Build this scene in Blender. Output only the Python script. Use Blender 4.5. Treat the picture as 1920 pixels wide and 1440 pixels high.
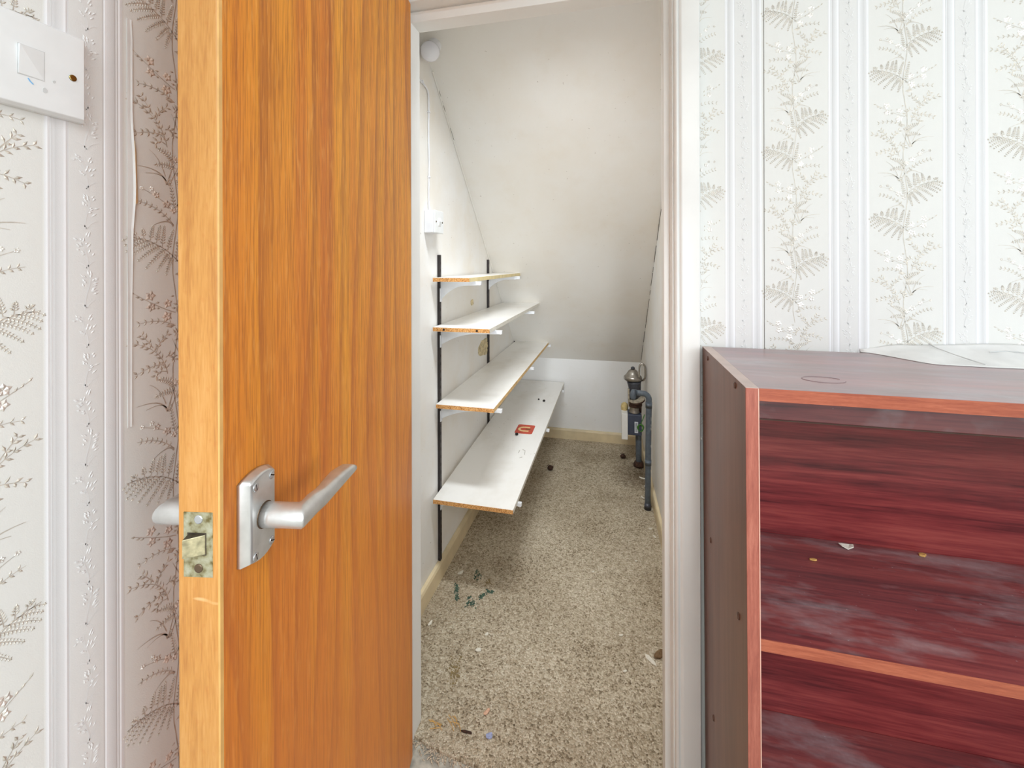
import bpy, bmesh, math, random
from mathutils import Vector, Matrix
random.seed(7)
C = bpy.context.scene.collection
SC = bpy.context.scene
for o in list(bpy.data.objects):
    bpy.data.objects.remove(o)

# ------------------------------------------------------------------ camera
cam_d = bpy.data.cameras.new('camera')
cam_d.sensor_fit = 'HORIZONTAL'
cam_d.sensor_width = 36.0
cam_d.lens = 36.0 * 804 / 1920
cam_d.shift_y = -(720 - 493) / 1920
cam_d.clip_start = 0.02
cam = bpy.data.objects.new('camera', cam_d)
C.objects.link(cam)
YAW, ROLL = math.radians(13.4), math.radians(-0.15)
cam.matrix_world = (Matrix.Translation((0, 0, 1.30)) @ Matrix.Rotation(YAW, 4, 'Z')
                    @ Matrix.Rotation(math.pi / 2, 4, 'X') @ Matrix.Rotation(-ROLL * -1, 4, 'Z'))
SC.camera = cam

# ------------------------------------------------------------------ world, light, exposure
world = bpy.data.worlds.new('world')
SC.world = world
world.use_nodes = True
world.node_tree.nodes['Background'].inputs[0].default_value = (0.86, 0.93, 1.0, 1)
world.node_tree.nodes['Background'].inputs[1].default_value = 1.0


def area(name, loc, rot, sx, sy, power, col=(1, 1, 1)):
    d = bpy.data.lights.new(name, 'AREA')
    d.shape = 'RECTANGLE'
    d.size, d.size_y, d.energy, d.color = sx, sy, power, col
    o = bpy.data.objects.new(name, d)
    o.location, o.rotation_euler = loc, rot
    C.objects.link(o)
    return o


REAR_Y, RIGHT_X, CEIL = -3.6, 2.9, 2.42
area('rear_window_daylight', (0.9, REAR_Y + 0.03, 1.50), (math.pi / 2, 0, 0), 3.3, 1.5, 2.5, (0.88, 0.95, 1.0))
area('side_window_daylight', (RIGHT_X - 0.03, -0.75, 1.50), (0, math.pi / 2, 0), 1.5, 2.2, 23, (0.88, 0.95, 1.0))
# added overhead fill for the room's level surfaces, no fitting seen
area('room_fill_light', (0.45, -1.35, CEIL - 0.05), (0, 0, 0), 1.0, 1.0, 29, (0.90, 0.96, 1.0))
cl_ = area('cupboard_fill_light', (-0.20, 1.17, 2.20), (math.radians(24), 0, 0), 0.5, 0.2, 5.6, (0.90, 0.96, 1.0))  # unseen fill added above the door head to brighten the cupboard
cl_.data.spread = math.radians(94)
# added unseen spot, aimed through the doorway to brighten the cupboard
ld = bpy.data.lights.new('doorway_fill_spot', 'SPOT')
ld.energy, ld.spot_size, ld.spot_blend, ld.shadow_soft_size, ld.color = 190, math.radians(17), 1.0, 0.25, (0.90, 0.96, 1.0)
lo = bpy.data.objects.new('doorway_fill_spot', ld)
lo.location = (0.30, -2.7, 1.22)
lo.rotation_euler = (Vector((-0.23, 1.1, 1.02)) - Vector(lo.location)).to_track_quat('-Z', 'Y').to_euler()
C.objects.link(lo)
SC.view_settings.view_transform = 'Standard'
SC.view_settings.look = 'None'
SC.view_settings.gamma = 1.0
SC.view_settings.use_curve_mapping = False
SC.view_settings.exposure = 0.62
try:
    SC.cycles.max_bounces = 10
    SC.cycles.diffuse_bounces = 7
    SC.cycles.caustics_reflective = False
    SC.cycles.caustics_refractive = False
except Exception:
    pass


# ------------------------------------------------------------------ mesh helper
class MB:
    def __init__(s):
        s.v, s.f, s.uv = [], [], []

    def add(s, pts, faces):
        b = len(s.v)
        s.v += [tuple(p) for p in pts]
        s.f += [tuple(b + i for i in f) for f in faces]
        return s

    def box(s, x0, x1, y0, y1, z0, z1):
        p = [(x, y, z) for z in (z0, z1) for y in (y0, y1) for x in (x0, x1)]
        return s.add(p, [(0, 2, 3, 1), (4, 5, 7, 6), (0, 1, 5, 4), (2, 6, 7, 3), (0, 4, 6, 2), (1, 3, 7, 5)])

    def prism(s, poly, fn, a, b):
        """poly: 2-D outline, fn(u, v, w) -> xyz, extruded from w=a to w=b"""
        n = len(poly)
        p = [fn(u, v, a) for u, v in poly] + [fn(u, v, b) for u, v in poly]
        fs = [tuple(range(n))[::-1], tuple(range(n, 2 * n))]
        fs += [(i, (i + 1) % n, n + (i + 1) % n, n + i) for i in range(n)]
        return s.add(p, fs)

    def tube(s, pts, r, n=12, cap=True):
        pts = [Vector(p) for p in pts]
        rs = r if isinstance(r, (list, tuple)) else [r] * len(pts)
        t0 = (pts[1] - pts[0]).normalized()
        up = Vector((0, 0, 1)) if abs(t0.z) < 0.9 else Vector((1, 0, 0))
        nx = t0.cross(up).normalized()
        P = []
        for i, p in enumerate(pts):
            t = (pts[min(i + 1, len(pts) - 1)] - pts[max(i - 1, 0)]).normalized()
            nx = (nx - t * nx.dot(t)).normalized()
            ny = t.cross(nx)
            for k in range(n):
                a = 2 * math.pi * k / n
                P.append(p + (nx * math.cos(a) + ny * math.sin(a)) * rs[i])
        F = []
        for i in range(len(pts) - 1):
            for k in range(n):
                k2 = (k + 1) % n
                F.append((i * n + k, i * n + k2, (i + 1) * n + k2, (i + 1) * n + k))
        if cap:
            F.append(tuple(range(n))[::-1])
            F.append(tuple((len(pts) - 1) * n + k for k in range(n)))
        return s.add(P, F)

    def lathe(s, prof, o=(0, 0, 0), axis='Z', n=24):
        """prof: list of (radius, height) along the axis"""
        o = Vector(o)
        P = []
        for r, h in prof:
            for k in range(n):
                a = 2 * math.pi * k / n
                c, q = r * math.cos(a), r * math.sin(a)
                d = {'Z': (c, q, h), 'X': (h, c, q), 'Y': (q, h, c)}[axis]
                P.append(o + Vector(d))
        F = []
        for i in range(len(prof) - 1):
            for k in range(n):
                k2 = (k + 1) % n
                F.append((i * n + k, i * n + k2, (i + 1) * n + k2, (i + 1) * n + k))
        F.append(tuple(range(n))[::-1])
        F.append(tuple((len(prof) - 1) * n + k for k in range(n)))
        return s.add(P, F)

    def build(s, name, mat, parent=None, smooth=False, bevel=0, recalc=True, seg=2):
        me = bpy.data.meshes.new(name)
        me.from_pydata(s.v, [], s.f)
        me.materials.append(mat)
        if recalc:
            bm = bmesh.new()
            bm.from_mesh(me)
            bmesh.ops.recalc_face_normals(bm, faces=bm.faces)
            bm.to_mesh(me)
            bm.free()
        if smooth:
            for p in me.polygons:
                p.use_smooth = True
        o = bpy.data.objects.new(name, me)
        C.objects.link(o)
        if parent:
            o.parent = parent
        if bevel:
            m = o.modifiers.new('bevel', 'BEVEL')
            m.width, m.segments, m.limit_method = bevel, seg, 'ANGLE'
        if smooth:
            try:
                m = o.modifiers.new('wn', 'WEIGHTED_NORMAL')
                me.set_sharp_from_angle(angle=math.radians(40))
            except Exception:
                pass
        return o


def tag(o, label=None, cat=None, group=None, kind=None):
    if label: o['label'] = label
    if cat: o['category'] = cat
    if group: o['group'] = group
    if kind: o['kind'] = kind
    return o


def empty(name, loc=(0, 0, 0), rz=0):
    o = bpy.data.objects.new(name, None)
    o.location = loc
    o.rotation_euler = (0, 0, rz)
    o.empty_display_size = 0.05
    C.objects.link(o)
    return o


def struct(o):
    o['kind'] = 'structure'
    return o


def lin(r, g, b):
    def f(c):
        c /= 255.0
        return c / 12.92 if c <= 0.04045 else ((c + 0.055) / 1.055) ** 2.4
    return (f(r), f(g), f(b), 1)


# ------------------------------------------------------------------ material helper
class G:
    def __init__(s, name):
        s.m = bpy.data.materials.new(name)
        s.m.use_nodes = True
        s.t = s.m.node_tree
        s.b = s.t.nodes['Principled BSDF']
        s._co = None

    def n(s, typ, ins=None, **attr):
        nd = s.t.nodes.new(typ)
        for k, v in attr.items():
            setattr(nd, k, v)
        for k, v in (ins or {}).items():
            s.set(nd.inputs[k], v)
        return nd

    def set(s, sock, v):
        if isinstance(v, bpy.types.NodeSocket):
            s.t.links.new(v, sock)
        else:
            sock.default_value = v

    def co(s):
        if s._co is None:
            s._co = s.n('ShaderNodeTexCoord').outputs['Object']
        return s._co

    def xyz(s):
        x = s.n('ShaderNodeSeparateXYZ', {0: s.co()})
        return x.outputs

    def map(s, scale=(1, 1, 1), loc=(0, 0, 0), rot=(0, 0, 0), v=None):
        return s.n('ShaderNodeMapping', {'Vector': v or s.co(), 'Scale': scale, 'Location': loc, 'Rotation': rot}).outputs[0]

    def noise(s, v, scale=1.0, detail=3.0, rough=0.5, dist=0.0):
        return s.n('ShaderNodeTexNoise', {'Vector': v, 'Scale': scale, 'Detail': detail, 'Roughness': rough, 'Distortion': dist}).outputs['Fac']

    def ma(s, op, a, b=0.0, c=0.0, clamp=False):
        nd = s.n('ShaderNodeMath', {0: a, 1: b, 2: c}, operation=op)
        nd.use_clamp = clamp
        return nd.outputs[0]

    def ramp(s, fac, stops, interp='LINEAR'):
        nd = s.n('ShaderNodeValToRGB', {0: fac})
        cr = nd.color_ramp
        cr.interpolation = interp
        while len(cr.elements) < len(stops):
            cr.elements.new(0.5)
        for e, (p, c) in zip(cr.elements, stops):
            e.position = p
            e.color = c if len(c) == 4 else (*c, 1)
        return nd.outputs[0]

    def mix(s, f, a, b, mode='MIX'):
        nd = s.n('ShaderNodeMix', data_type='RGBA', blend_type=mode)
        s.set(nd.inputs[0], f)
        s.set(nd.inputs[6], a)
        s.set(nd.inputs[7], b)
        return nd.outputs[2]

    def bump(s, h, strength=0.3, dist=0.001):
        b = s.n('ShaderNodeBump', {'Height': h, 'Strength': strength, 'Distance': dist})
        s.t.links.new(b.outputs[0], s.b.inputs['Normal'])
        return b

    def p(s, **kw):
        for k, v in kw.items():
            s.set(s.b.inputs[k.replace('_', ' ')], v)
        return s.m


def grey(v): return (v, v, v, 1)


def plain(name, col, rough=0.5, metal=0.0, var=0.06, scale=30, bump=0.0, spec=0.5):
    g = G(name)
    nz = g.noise(g.map((1, 1, 1)), scale, 4)
    dk = tuple(c * (1 - var * 2) for c in col[:3]) + (1,)
    lt = tuple(min(1, c * (1 + var)) for c in col[:3]) + (1,)
    g.p(Base_Color=g.ramp(nz, [(0.3, dk), (0.7, lt)]), Roughness=rough, Metallic=metal)
    g.b.inputs['Specular IOR Level'].default_value = spec
    if bump:
        g.bump(nz, bump, 0.002)
    return g.m


# ---- wallpaper: stripes + fine relief (the plants are real raised shapes)
def wallpaper(name, axis, phase):
    g = G(name)
    c = g.xyz()[axis]
    u = g.ma('SUBTRACT', c, phase - 0.1)
    u = g.ma('FLOORED_MODULO', u, 0.2)
    d = g.ma('ABSOLUTE', g.ma('SUBTRACT', u, 0.1))          # distance from the narrow band's centre
    d = g.ma('MULTIPLY', d, 10.0)
    wide, nar = lin(227, 227, 224), lin(225, 225, 224)
    st, ln, gr = lin(232, 233, 235), lin(240, 241, 244), lin(212, 212, 213)
    col = g.ramp(d, [(0.0, nar), (0.155, nar), (0.165, gr), (0.175, ln), (0.20, ln), (0.21, st), (0.29, gr), (0.30, st),
                     (0.315, gr), (0.325, ln), (0.345, ln), (0.36, st), (0.375, wide), (1.0, wide)])
    hgt = g.ramp(d, [(0.0, grey(.3)), (0.155, grey(.3)), (0.17, grey(.1)), (0.185, grey(.9)), (0.21, grey(.75)), (0.28, grey(.7)), (0.295, grey(.4)), (0.31, grey(.7)),
                     (0.32, grey(.4)), (0.34, grey(1)), (0.36, grey(.6)), (0.38, grey(.3)), (1.0, grey(.3))])
    patch = g.noise(g.map((3, 3, 3)), 1.0, 3)
    col = g.mix(g.ma('MULTIPLY', patch, 0.10), col, lin(230, 224, 212), 'MULTIPLY')
    fine = g.noise(g.map((900, 900, 900)), 1.0, 2)
    h = g.ma('ADD', hgt, g.ma('MULTIPLY', fine, 0.12))
    g.bump(h, 0.55, 0.0012)
    g.p(Base_Color=col, Roughness=0.5)
    g.b.inputs['Specular IOR Level'].default_value = 0.3
    return g.m


def ink(name, col, rough=0.42, metal=0.85):
    g = G(name)
    nz = g.noise(g.map((1, 1, 1)), 120, 3)
    c2 = tuple(c * 0.75 for c in col[:3]) + (1,)
    return g.p(Base_Color=g.ramp(nz, [(0.35, c2), (0.65, col)]), Roughness=rough, Metallic=metal)


M = {}
M['paper_left'] = wallpaper('wallpaper_left', 1, 0.3587)
M['paper_front'] = wallpaper('wallpaper_front', 0, 0.2759)
M['ink_leaf'] = ink('ink_leaf', (0.74, 0.69, 0.61, 1), 0.46, 0.42)
M['ink_stem'] = ink('ink_stem', (0.72, 0.67, 0.59, 1), 0.46, 0.42)
M['ink_flower'] = ink('ink_flower', (0.96, 0.93, 0.88, 1), 0.34, 0.45)
M['emboss'] = plain('embossed_paper', lin(230, 230, 230), 0.4, 0, 0.03)
M['paper_back'] = plain('torn_paper_backing', lin(236, 214, 168), 0.8, 0, 0.06, 60)
M['paper_plain'] = plain('plain_paper', lin(229, 229, 228), 0.6, 0, 0.04, 25)


def plaster(name, base, stain, amount, sc=2.2, rough=0.6):
    g = G(name)
    a = g.noise(g.map((1, 1, 1)), sc, 5, 0.55)
    b = g.noise(g.map((1, 1, 1), (3.1, 7.7, 1.3)), 9.0, 4, 0.6)
    f = g.ma('MULTIPLY', g.ramp(a, [(0.42, grey(0)), (0.72, grey(1))]), amount)
    f = g.ma('ADD', f, g.ma('MULTIPLY', g.ramp(b, [(0.55, grey(0)), (0.8, grey(1))]), amount * 0.5), clamp=True)
    col = g.mix(f, base, stain)
    sp = g.noise(g.map((1, 1, 1)), 70, 2)
    col = g.mix(g.ramp(sp, [(0.73, grey(0)), (0.78, grey(.45))]), col, lin(140, 122, 100))
    g.bump(g.ma('ADD', a, g.ma('MULTIPLY', g.noise(g.map((1, 1, 1)), 45, 4), 0.25)), 0.35, 0.006)
    return g.p(Base_Color=col, Roughness=rough)


M['plaster'] = plaster('painted_plaster', lin(238, 236, 232), lin(228, 218, 202), 0.45)
M['plaster_side'] = plaster('painted_side_wall', lin(238, 237, 235), lin(228, 216, 196), 0.5, 3.0)
M['plaster_back'] = plaster('painted_back_wall', lin(240, 240, 240), lin(228, 224, 216), 0.4)
M['ceiling'] = plain('ceiling_paint', lin(238, 238, 236), 0.8, 0, 0.02)
M['gloss_white'] = plain('white_gloss_paint', lin(230, 229, 226), 0.32, 0, 0.025, 6)
M['gloss_cream'] = plain('aged_cream_gloss', lin(226, 208, 172), 0.38, 0, 0.09, 9)
M['plain_wall'] = plain('plain_wall_paint', lin(232, 231, 228), 0.7, 0, 0.03)


def carpet():
    g = G('speckled_loop_carpet')
    v = g.map((1, 1, 1))
    warp = g.n('ShaderNodeTexNoise', {'Vector': v, 'Scale': 90.0, 'Detail': 2.0})
    vv = g.n('ShaderNodeVectorMath', {0: v, 1: g.n('ShaderNodeVectorMath', {0: warp.outputs['Color'], 1: (0.006, 0.006, 0.0)}, operation='MULTIPLY').outputs[0]}, operation='ADD').outputs[0]
    vo = g.n('ShaderNodeTexVoronoi', {'Vector': g.map((1, 1, 0), v=vv), 'Scale': 205.0, 'Randomness': 0.85})
    rnd = g.n('ShaderNodeSeparateColor', {0: vo.outputs['Color']}).outputs[0]
    big = g.noise(v, 4.0, 4)
    mid = g.noise(v, 42.0, 3, 0.6)
    k = g.ma('ADD', g.ma('MULTIPLY', rnd, 0.60), g.ma('MULTIPLY', mid, 0.55))
    k = g.ma('ADD', k, g.ma('MULTIPLY', g.ma('SUBTRACT', big, 0.5), 0.35))
    col = g.ramp(k, [(0.12, lin(94, 80, 62)), (0.27, lin(142, 127, 105)), (0.42, lin(176, 161, 137)), (0.62, lin(194, 180, 157)), (0.82, lin(212, 200, 178)), (1.0, lin(230, 220, 202))])
    y = g.xyz()[1]
    grime = g.noise(v, 1.6, 4, 0.6)
    col = g.mix(g.ramp(grime, [(0.45, grey(0)), (0.75, grey(0.5))]), col, lin(150, 128, 92), 'MULTIPLY')
    # carpet darkens around the pipes in the far right corner
    dx = g.n('ShaderNodeVectorMath', {0: v, 1: (0.16, 2.72, 0.0)}, operation='DISTANCE').outputs[1]
    dm = g.ma('ADD', dx, g.ma('MULTIPLY', mid, 0.16))
    col = g.mix(g.ramp(dm, [(0.10, grey(0.75)), (0.30, grey(0))]), col, lin(110, 88, 62), 'MULTIPLY')
    hgt = g.ma('SUBTRACT', 1.0, g.ma('MULTIPLY', vo.outputs['Distance'], 1.2))
    g.bump(hgt, 0.9, 0.004)
    g.p(Base_Color=col, Roughness=0.95)
    g.b.inputs['Specular IOR Level'].default_value = 0.1
    return g.m


M['carpet'] = carpet()
M['hall_floor'] = plain('dusty_bare_floor', lin(186, 182, 170), 0.9, 0, 0.22, 40, 0.6)
M['tuft'] = plain('frayed_carpet_loops', lin(206, 190, 168), 0.95, 0, 0.2, 300)
M['stain_green'] = plain('green_paint_stain', lin(66, 92, 76), 0.9, 0, 0.35, 160, 0.6)
M['stain_olive'] = plain('olive_stain', lin(140, 121, 84), 0.95, 0, 0.12, 160, 0.5)


# ---- woods (object-space, grain along one local axis)
def teak():
    g = G('teak_veneer')
    n1 = g.noise(g.map((7, 7, 0.28), (2.3, 0, 0.4)), 1.0, 2, 0.4)
    n2 = g.noise(g.map((26, 26, 0.55), (0.3, 0, 1.7)), 1.0, 3, 0.5)
    base = g.ramp(g.ma('ADD', g.ma('MULTIPLY', n1, 0.55), g.ma('MULTIPLY', n2, 0.45)),
                  [(0.30, lin(200, 110, 38)), (0.45, lin(222, 138, 42)), (0.56, lin(230, 152, 44)), (0.70, lin(236, 164, 58))])
    # cathedral lines
    x = g.xyz()
    ringin = g.ma('ADD', g.ma('MULTIPLY', x[0], 13.0), g.ma('MULTIPLY', g.noise(g.map((3.2, 1, 0.62), (5, 0, 2)), 1.0, 1, 0.3), 5.5))
    fr = g.ma('FRACT', ringin)
    ln = g.ramp(fr, [(0.0, grey(0.0)), (0.55, grey(0.0)), (0.93, grey(0.55)), (0.97, grey(0.0)), (1.0, grey(0))])
    base = g.mix(g.ma('MULTIPLY', ln, 1.0), base, lin(150, 72, 36))
    pores = g.noise(g.map((420, 420, 13)), 1.0, 3, 0.65)
    base = g.mix(g.ramp(pores, [(0.36, grey(0.55)), (0.57, grey(0))]), base, lin(134, 66, 26))
    flk = g.noise(g.map((190, 190, 26), (1, 4, 2)), 1.0, 2)
    base = g.mix(g.ramp(flk, [(0.56, grey(0)), (0.74, grey(0.40))]), base, lin(234, 166, 84))
    z = x[2]                                                   # the veneer is redder towards the foot of the door
    redf = g.ramp(g.ma('MULTIPLY', g.ma('ADD', z, g.ma('MULTIPLY', n2, 0.5)), 0.55), [(0.45, grey(0.55)), (0.95, grey(0))])
    base = g.mix(redf, base, lin(220, 124, 60))
    # fine pale scratches
    sc = g.noise(g.map((170, 170, 3.2), (0, 0, 7), (0, 0.06, 0)), 1.0, 1)
    msk = g.noise(g.map((5, 5, 3), (9, 1, 3)), 1.0, 1)
    base = g.mix(g.ma('MULTIPLY', g.ramp(sc, [(0.80, grey(0)), (0.84, grey(1))]), g.ramp(msk, [(0.5, grey(0)), (0.62, grey(0.7))])), base, lin(238, 180, 120))
    g.bump(pores, 0.08, 0.001)
    g.p(Base_Color=base, Roughness=0.42)
    g.b.inputs['Specular IOR Level'].default_value = 0.3
    return g.m


def lipping():
    g = G('pale_door_lipping')
    n = g.noise(g.map((60, 60, 5)), 1.0, 4, 0.6)
    f = g.noise(g.map((500, 500, 40)), 1.0, 2)
    fl = g.noise(g.map((140, 140, 90)), 1.0, 2)
    k = g.ma('ADD', g.ma('MULTIPLY', n, 0.6), g.ma('MULTIPLY', f, 0.4))
    col = g.ramp(k, [(0.32, lin(178, 116, 54)), (0.5, lin(200, 140, 70)), (0.68, lin(212, 156, 90))])
    col = g.mix(g.ramp(fl, [(0.60, grey(0)), (0.74, grey(0.3))]), col, lin(190, 116, 50))
    sc = g.noise(g.map((14, 14, 60), (0, 0, 3), (0.5, 0, 0)), 1.0, 1)
    col = g.mix(g.ramp(sc, [(0.79, grey(0)), (0.83, grey(0.55))]), col, lin(250, 214, 158))
    g.bump(f, 0.1, 0.001)
    return g.p(Base_Color=col, Roughness=0.45)


M['teak'] = teak()
M['lipping'] = lipping()
M['lip_arris'] = plain('worn_lipping_arris', lin(224, 172, 102), 0.5, 0, 0.08, 40)


def mahogany(name, scale, dusty=0.0, dark=(76, 26, 32), mid=(130, 50, 52), light=(160, 74, 70), rough=0.3, film=0.0):
    g = G(name)
    n1 = g.noise(g.map(tuple(s * 1.0 for s in scale)), 1.0, 4, 0.6, 0.4)
    n2 = g.noise(g.map(tuple(s * 7 for s in scale), (3, 1, 2)), 1.0, 3, 0.6)
    k = g.ma('ADD', g.ma('MULTIPLY', n1, 0.65), g.ma('MULTIPLY', n2, 0.35))
    col = g.ramp(k, [(0.34, lin(*dark)), (0.5, lin(*mid)), (0.66, lin(*light))])
    rg = rough
    if dusty:
        a = g.noise(g.map((5, 14, 6), (0.7, 0.2, 0), (0, 0, 0.75)), 1.0, 4, 0.65)
        b = g.noise(g.map((160, 160, 160)), 1.0, 2)
        c = g.noise(g.map((1.6, 2.4, 2), (4, 2, 0)), 1.0, 3)
        f = g.ma('MULTIPLY', g.ramp(a, [(0.50, grey(0)), (0.74, grey(1))]), g.ma('ADD', g.ma('MULTIPLY', b, 0.5), 0.55))
        f = g.ma('ADD', g.ma('MULTIPLY', f, dusty), g.ma('MULTIPLY', c, dusty * 0.2 + film), clamp=True)
        f = g.ma('ADD', f, g.ramp(b, [(0.74, grey(0)), (0.80, grey(0.35 * min(1, dusty * 2)))]), clamp=True)
        col = g.mix(f, col, lin(190, 187, 190))
        rg = g.ma('ADD', g.ma('MULTIPLY', f, 0.35), rough, clamp=True)
    g.p(Base_Color=col, Roughness=rg)
    g.b.inputs['Specular IOR Level'].default_value = 0.5
    return g.m


M['mah_x'] = mahogany('mahogany_laminate_back', (1.6, 20, 34), rough=0.25, film=0.0)
M['mah_shelf'] = mahogany('mahogany_laminate_shelf', (1.8, 36, 20), 0.55)
M['mah_top'] = mahogany('mahogany_laminate_top', (1.8, 36, 20), 0.5, rough=0.14, film=0.9)
M['mah_rail'] = mahogany('mahogany_laminate_rail', (1.6, 20, 34), 0.75, film=0.22)
M['mah_side'] = mahogany('mahogany_laminate_side', (40, 30, 1.6), 0, (92, 60, 46), (112, 74, 58), (124, 86, 68), 0.35)
M['edge_x'] = mahogany('edge_banding_horizontal', (14, 60, 220), 0, (146, 70, 50), (168, 88, 62), (186, 106, 78), 0.4)
M['edge_z'] = mahogany('edge_banding_vertical', (220, 60, 14), 0, (142, 74, 62), (165, 92, 76), (184, 112, 94), 0.4)
M['edge_pale'] = plain('edge_arris', lin(226, 178, 160), 0.4, 0, 0.05)
M['cap'] = plain('brown_screw_cap', lin(96, 66, 54), 0.3, 0, 0.1)
M['hole'] = plain('dark_hole', lin(40, 26, 22), 0.9)


def alu():
    g = G('satin_aluminium')
    n = g.noise(g.map((40, 40, 260)), 1.0, 3)
    w = g.noise(g.map((60, 60, 60)), 1.0, 3)
    col = g.ramp(w, [(0.3, lin(206, 205, 203)), (0.75, lin(224, 223, 222))])
    g.bump(n, 0.05, 0.0005)
    return g.p(Base_Color=col, Metallic=0.75, Roughness=0.36)


M['alu'] = alu()
M['screw'] = plain('bright_screw', lin(214, 216, 220), 0.25, 0.9, 0.05)
M['dark_screw'] = plain('dull_screw', lin(110, 92, 74), 0.4, 0.8, 0.15)
g = G('tarnished_brass')
nz = g.noise(g.map((1, 1, 1)), 130, 4)
M['brass_old'] = g.p(Base_Color=g.ramp(nz, [(0.32, lin(120, 108, 66)), (0.5, lin(172, 166, 134)), (0.7, lin(194, 192, 168))]), Metallic=0.55, Roughness=0.4)
M['bolt'] = plain('brass_latch_bolt', lin(196, 186, 150), 0.35, 0.5, 0.2, 160)
M['bolt_dark'] = plain('shaded_bolt', lin(96, 86, 74), 0.4, 0.6, 0.2, 90)  # shade put into the colour of the bolt's top and left faces
M['switch'] = plain('white_switch_plastic', lin(232, 234, 235), 0.28, 0, 0.015, 40)
M['brass'] = plain('brass_screw', lin(170, 150, 96), 0.25, 0.95, 0.1)
M['blue_mark'] = plain('blue_pen_ink', lin(120, 176, 222), 0.6)
M['smudge'] = plain('grey_smudge', lin(206, 207, 207), 0.6, 0, 0.1, 60)

# closet things
M['black_metal'] = plain('black_enamel_upright', lin(48, 42, 42), 0.4, 0.2, 0.15)
M['white_metal'] = plain('white_enamel_bracket', lin(228, 230, 234), 0.35, 0, 0.03)


def melamine():
    g = G('white_melamine')
    a = g.noise(g.map((6, 4, 1)), 1.0, 4, 0.6)
    b = g.noise(g.map((90, 90, 1)), 1.0, 2)
    c = g.noise(g.map((2, 1.3, 1), (1, 2, 0)), 1.0, 3)
    col = g.mix(g.ma('MULTIPLY', g.ramp(a, [(0.5, grey(0)), (0.75, grey(1))]), 0.35), lin(243, 241, 237), lin(204, 195, 178))
    col = g.mix(g.ma('MULTIPLY', g.ramp(b, [(0.70, grey(0)), (0.77, grey(1))]), g.ramp(c, [(0.45, grey(0)), (0.6, grey(0.5))])), col, lin(120, 108, 92))
    return g.p(Base_Color=col, Roughness=0.38)


M['melamine'] = melamine()


def chipboard():
    g = G('raw_chipboard')
    v = g.n('ShaderNodeTexVoronoi', {'Vector': g.map((1, 1, 1)), 'Scale': 420.0})
    r = g.n('ShaderNodeSeparateColor', {0: v.outputs['Color']}).outputs[0]
    col = g.ramp(r, [(0.0, lin(150, 92, 40)), (0.4, lin(206, 146, 82)), (1.0, lin(232, 182, 120))])
    g.bump(r, 0.4, 0.001)
    return g.p(Base_Color=col, Roughness=0.9)


M['chipboard'] = chipboard()
M['edge_cream'] = plain('yellowed_shelf_edge', lin(226, 208, 156), 0.5, 0, 0.08, 30)
M['edge_worn'] = plain('worn_chipboard_edge', lin(226, 190, 134), 0.8, 0, 0.14, 60)
M['edge_grey'] = plain('white_shelf_edge', lin(224, 220, 210), 0.45, 0, 0.05, 30)
M['white_plastic'] = plain('white_plastic', lin(232, 232, 236), 0.3, 0, 0.02)
g = G('opal_glass')
M['opal'] = g.p(Base_Color=g.ramp(g.noise(g.map((1, 1, 1)), 8, 2), [(0.3, lin(230, 229, 238)), (0.7, lin(238, 238, 244))]), Roughness=0.12)
M['grey_paint'] = plain('blue_grey_pipe_paint', lin(88, 97, 106), 0.4, 0, 0.12, 60)
M['dark_grey'] = plain('dark_grey_paint', lin(72, 74, 82), 0.4, 0, 0.12, 60)
M['steel'] = plain('bare_steel', lin(176, 170, 162), 0.28, 0.95, 0.12, 50)
M['chrome'] = plain('polished_steel_loop', lin(190, 184, 176), 0.25, 0.95, 0.1, 50)
M['brown_rust'] = plain('rusty_collar', lin(74, 48, 34), 0.8, 0.1, 0.3, 120, 0.4)
M['meter_body'] = plain('slate_meter_body', lin(66, 72, 90), 0.45, 0, 0.08)
M['meter_white'] = plain('white_meter_cover', lin(236, 235, 232), 0.35, 0, 0.02)
M['label_white'] = plain('meter_label', lin(214, 218, 226), 0.6)
M['label_line'] = plain('label_printing', lin(88, 92, 104), 0.7)
M['foam'] = plain('yellow_filler', lin(214, 190, 130), 0.85, 0, 0.15, 90, 0.4)
M['plate'] = plain('weathered_bracket_plate', lin(188, 176, 156), 0.6, 0.1, 0.2, 60)
M['green_wire'] = plain('green_wire', lin(66, 122, 44), 0.5)
M['bare_plaster'] = plain('bare_plaster', lin(222, 206, 168), 0.9, 0, 0.2, 45, 1.0)
M['crack'] = plain('dark_crack', lin(92, 84, 76), 0.95)
M['dust_white'] = plain('white_flake', lin(228, 222, 208), 0.8, 0, 0.08, 200)
M['brown_bit'] = plain('brown_scrap', lin(122, 96, 66), 0.9, 0, 0.2, 200)
M['dark_bit'] = plain('dark_seed_head', lin(70, 46, 34), 0.9, 0, 0.25, 300)
M['black_bit'] = plain('black_crumb', lin(34, 30, 28), 0.8)
M['straw'] = plain('straw', lin(214, 168, 96), 0.8, 0, 0.12, 200)
M['blue_bit'] = plain('pale_blue_scrap', lin(160, 168, 204), 0.7, 0, 0.15, 200)
M['pink_bit'] = plain('dry_pink_petal', lin(222, 178, 150), 0.8, 0, 0.12, 200)
M['red'] = plain('red_sticker', lin(202, 84, 64), 0.5, 0, 0.08, 60)
M['cream'] = plain('cream_print', lin(236, 206, 150), 0.6)

# ------------------------------------------------------------------ key planes
XL = -0.578            # room's left wall face
YF = 1.033             # face of the wall with the cupboard door
YB = 3.185             # cupboard back wall
CX = -0.71             # cupboard left wall face
FZ = -0.008            # room floor (bare), the cupboard carpet lies 8 mm higher at z = 0
DH = 1.985             # door rebate height


def sl(y): return 0.583 + 0.937 * (3.19 - y)               # underside of the stairs


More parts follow.
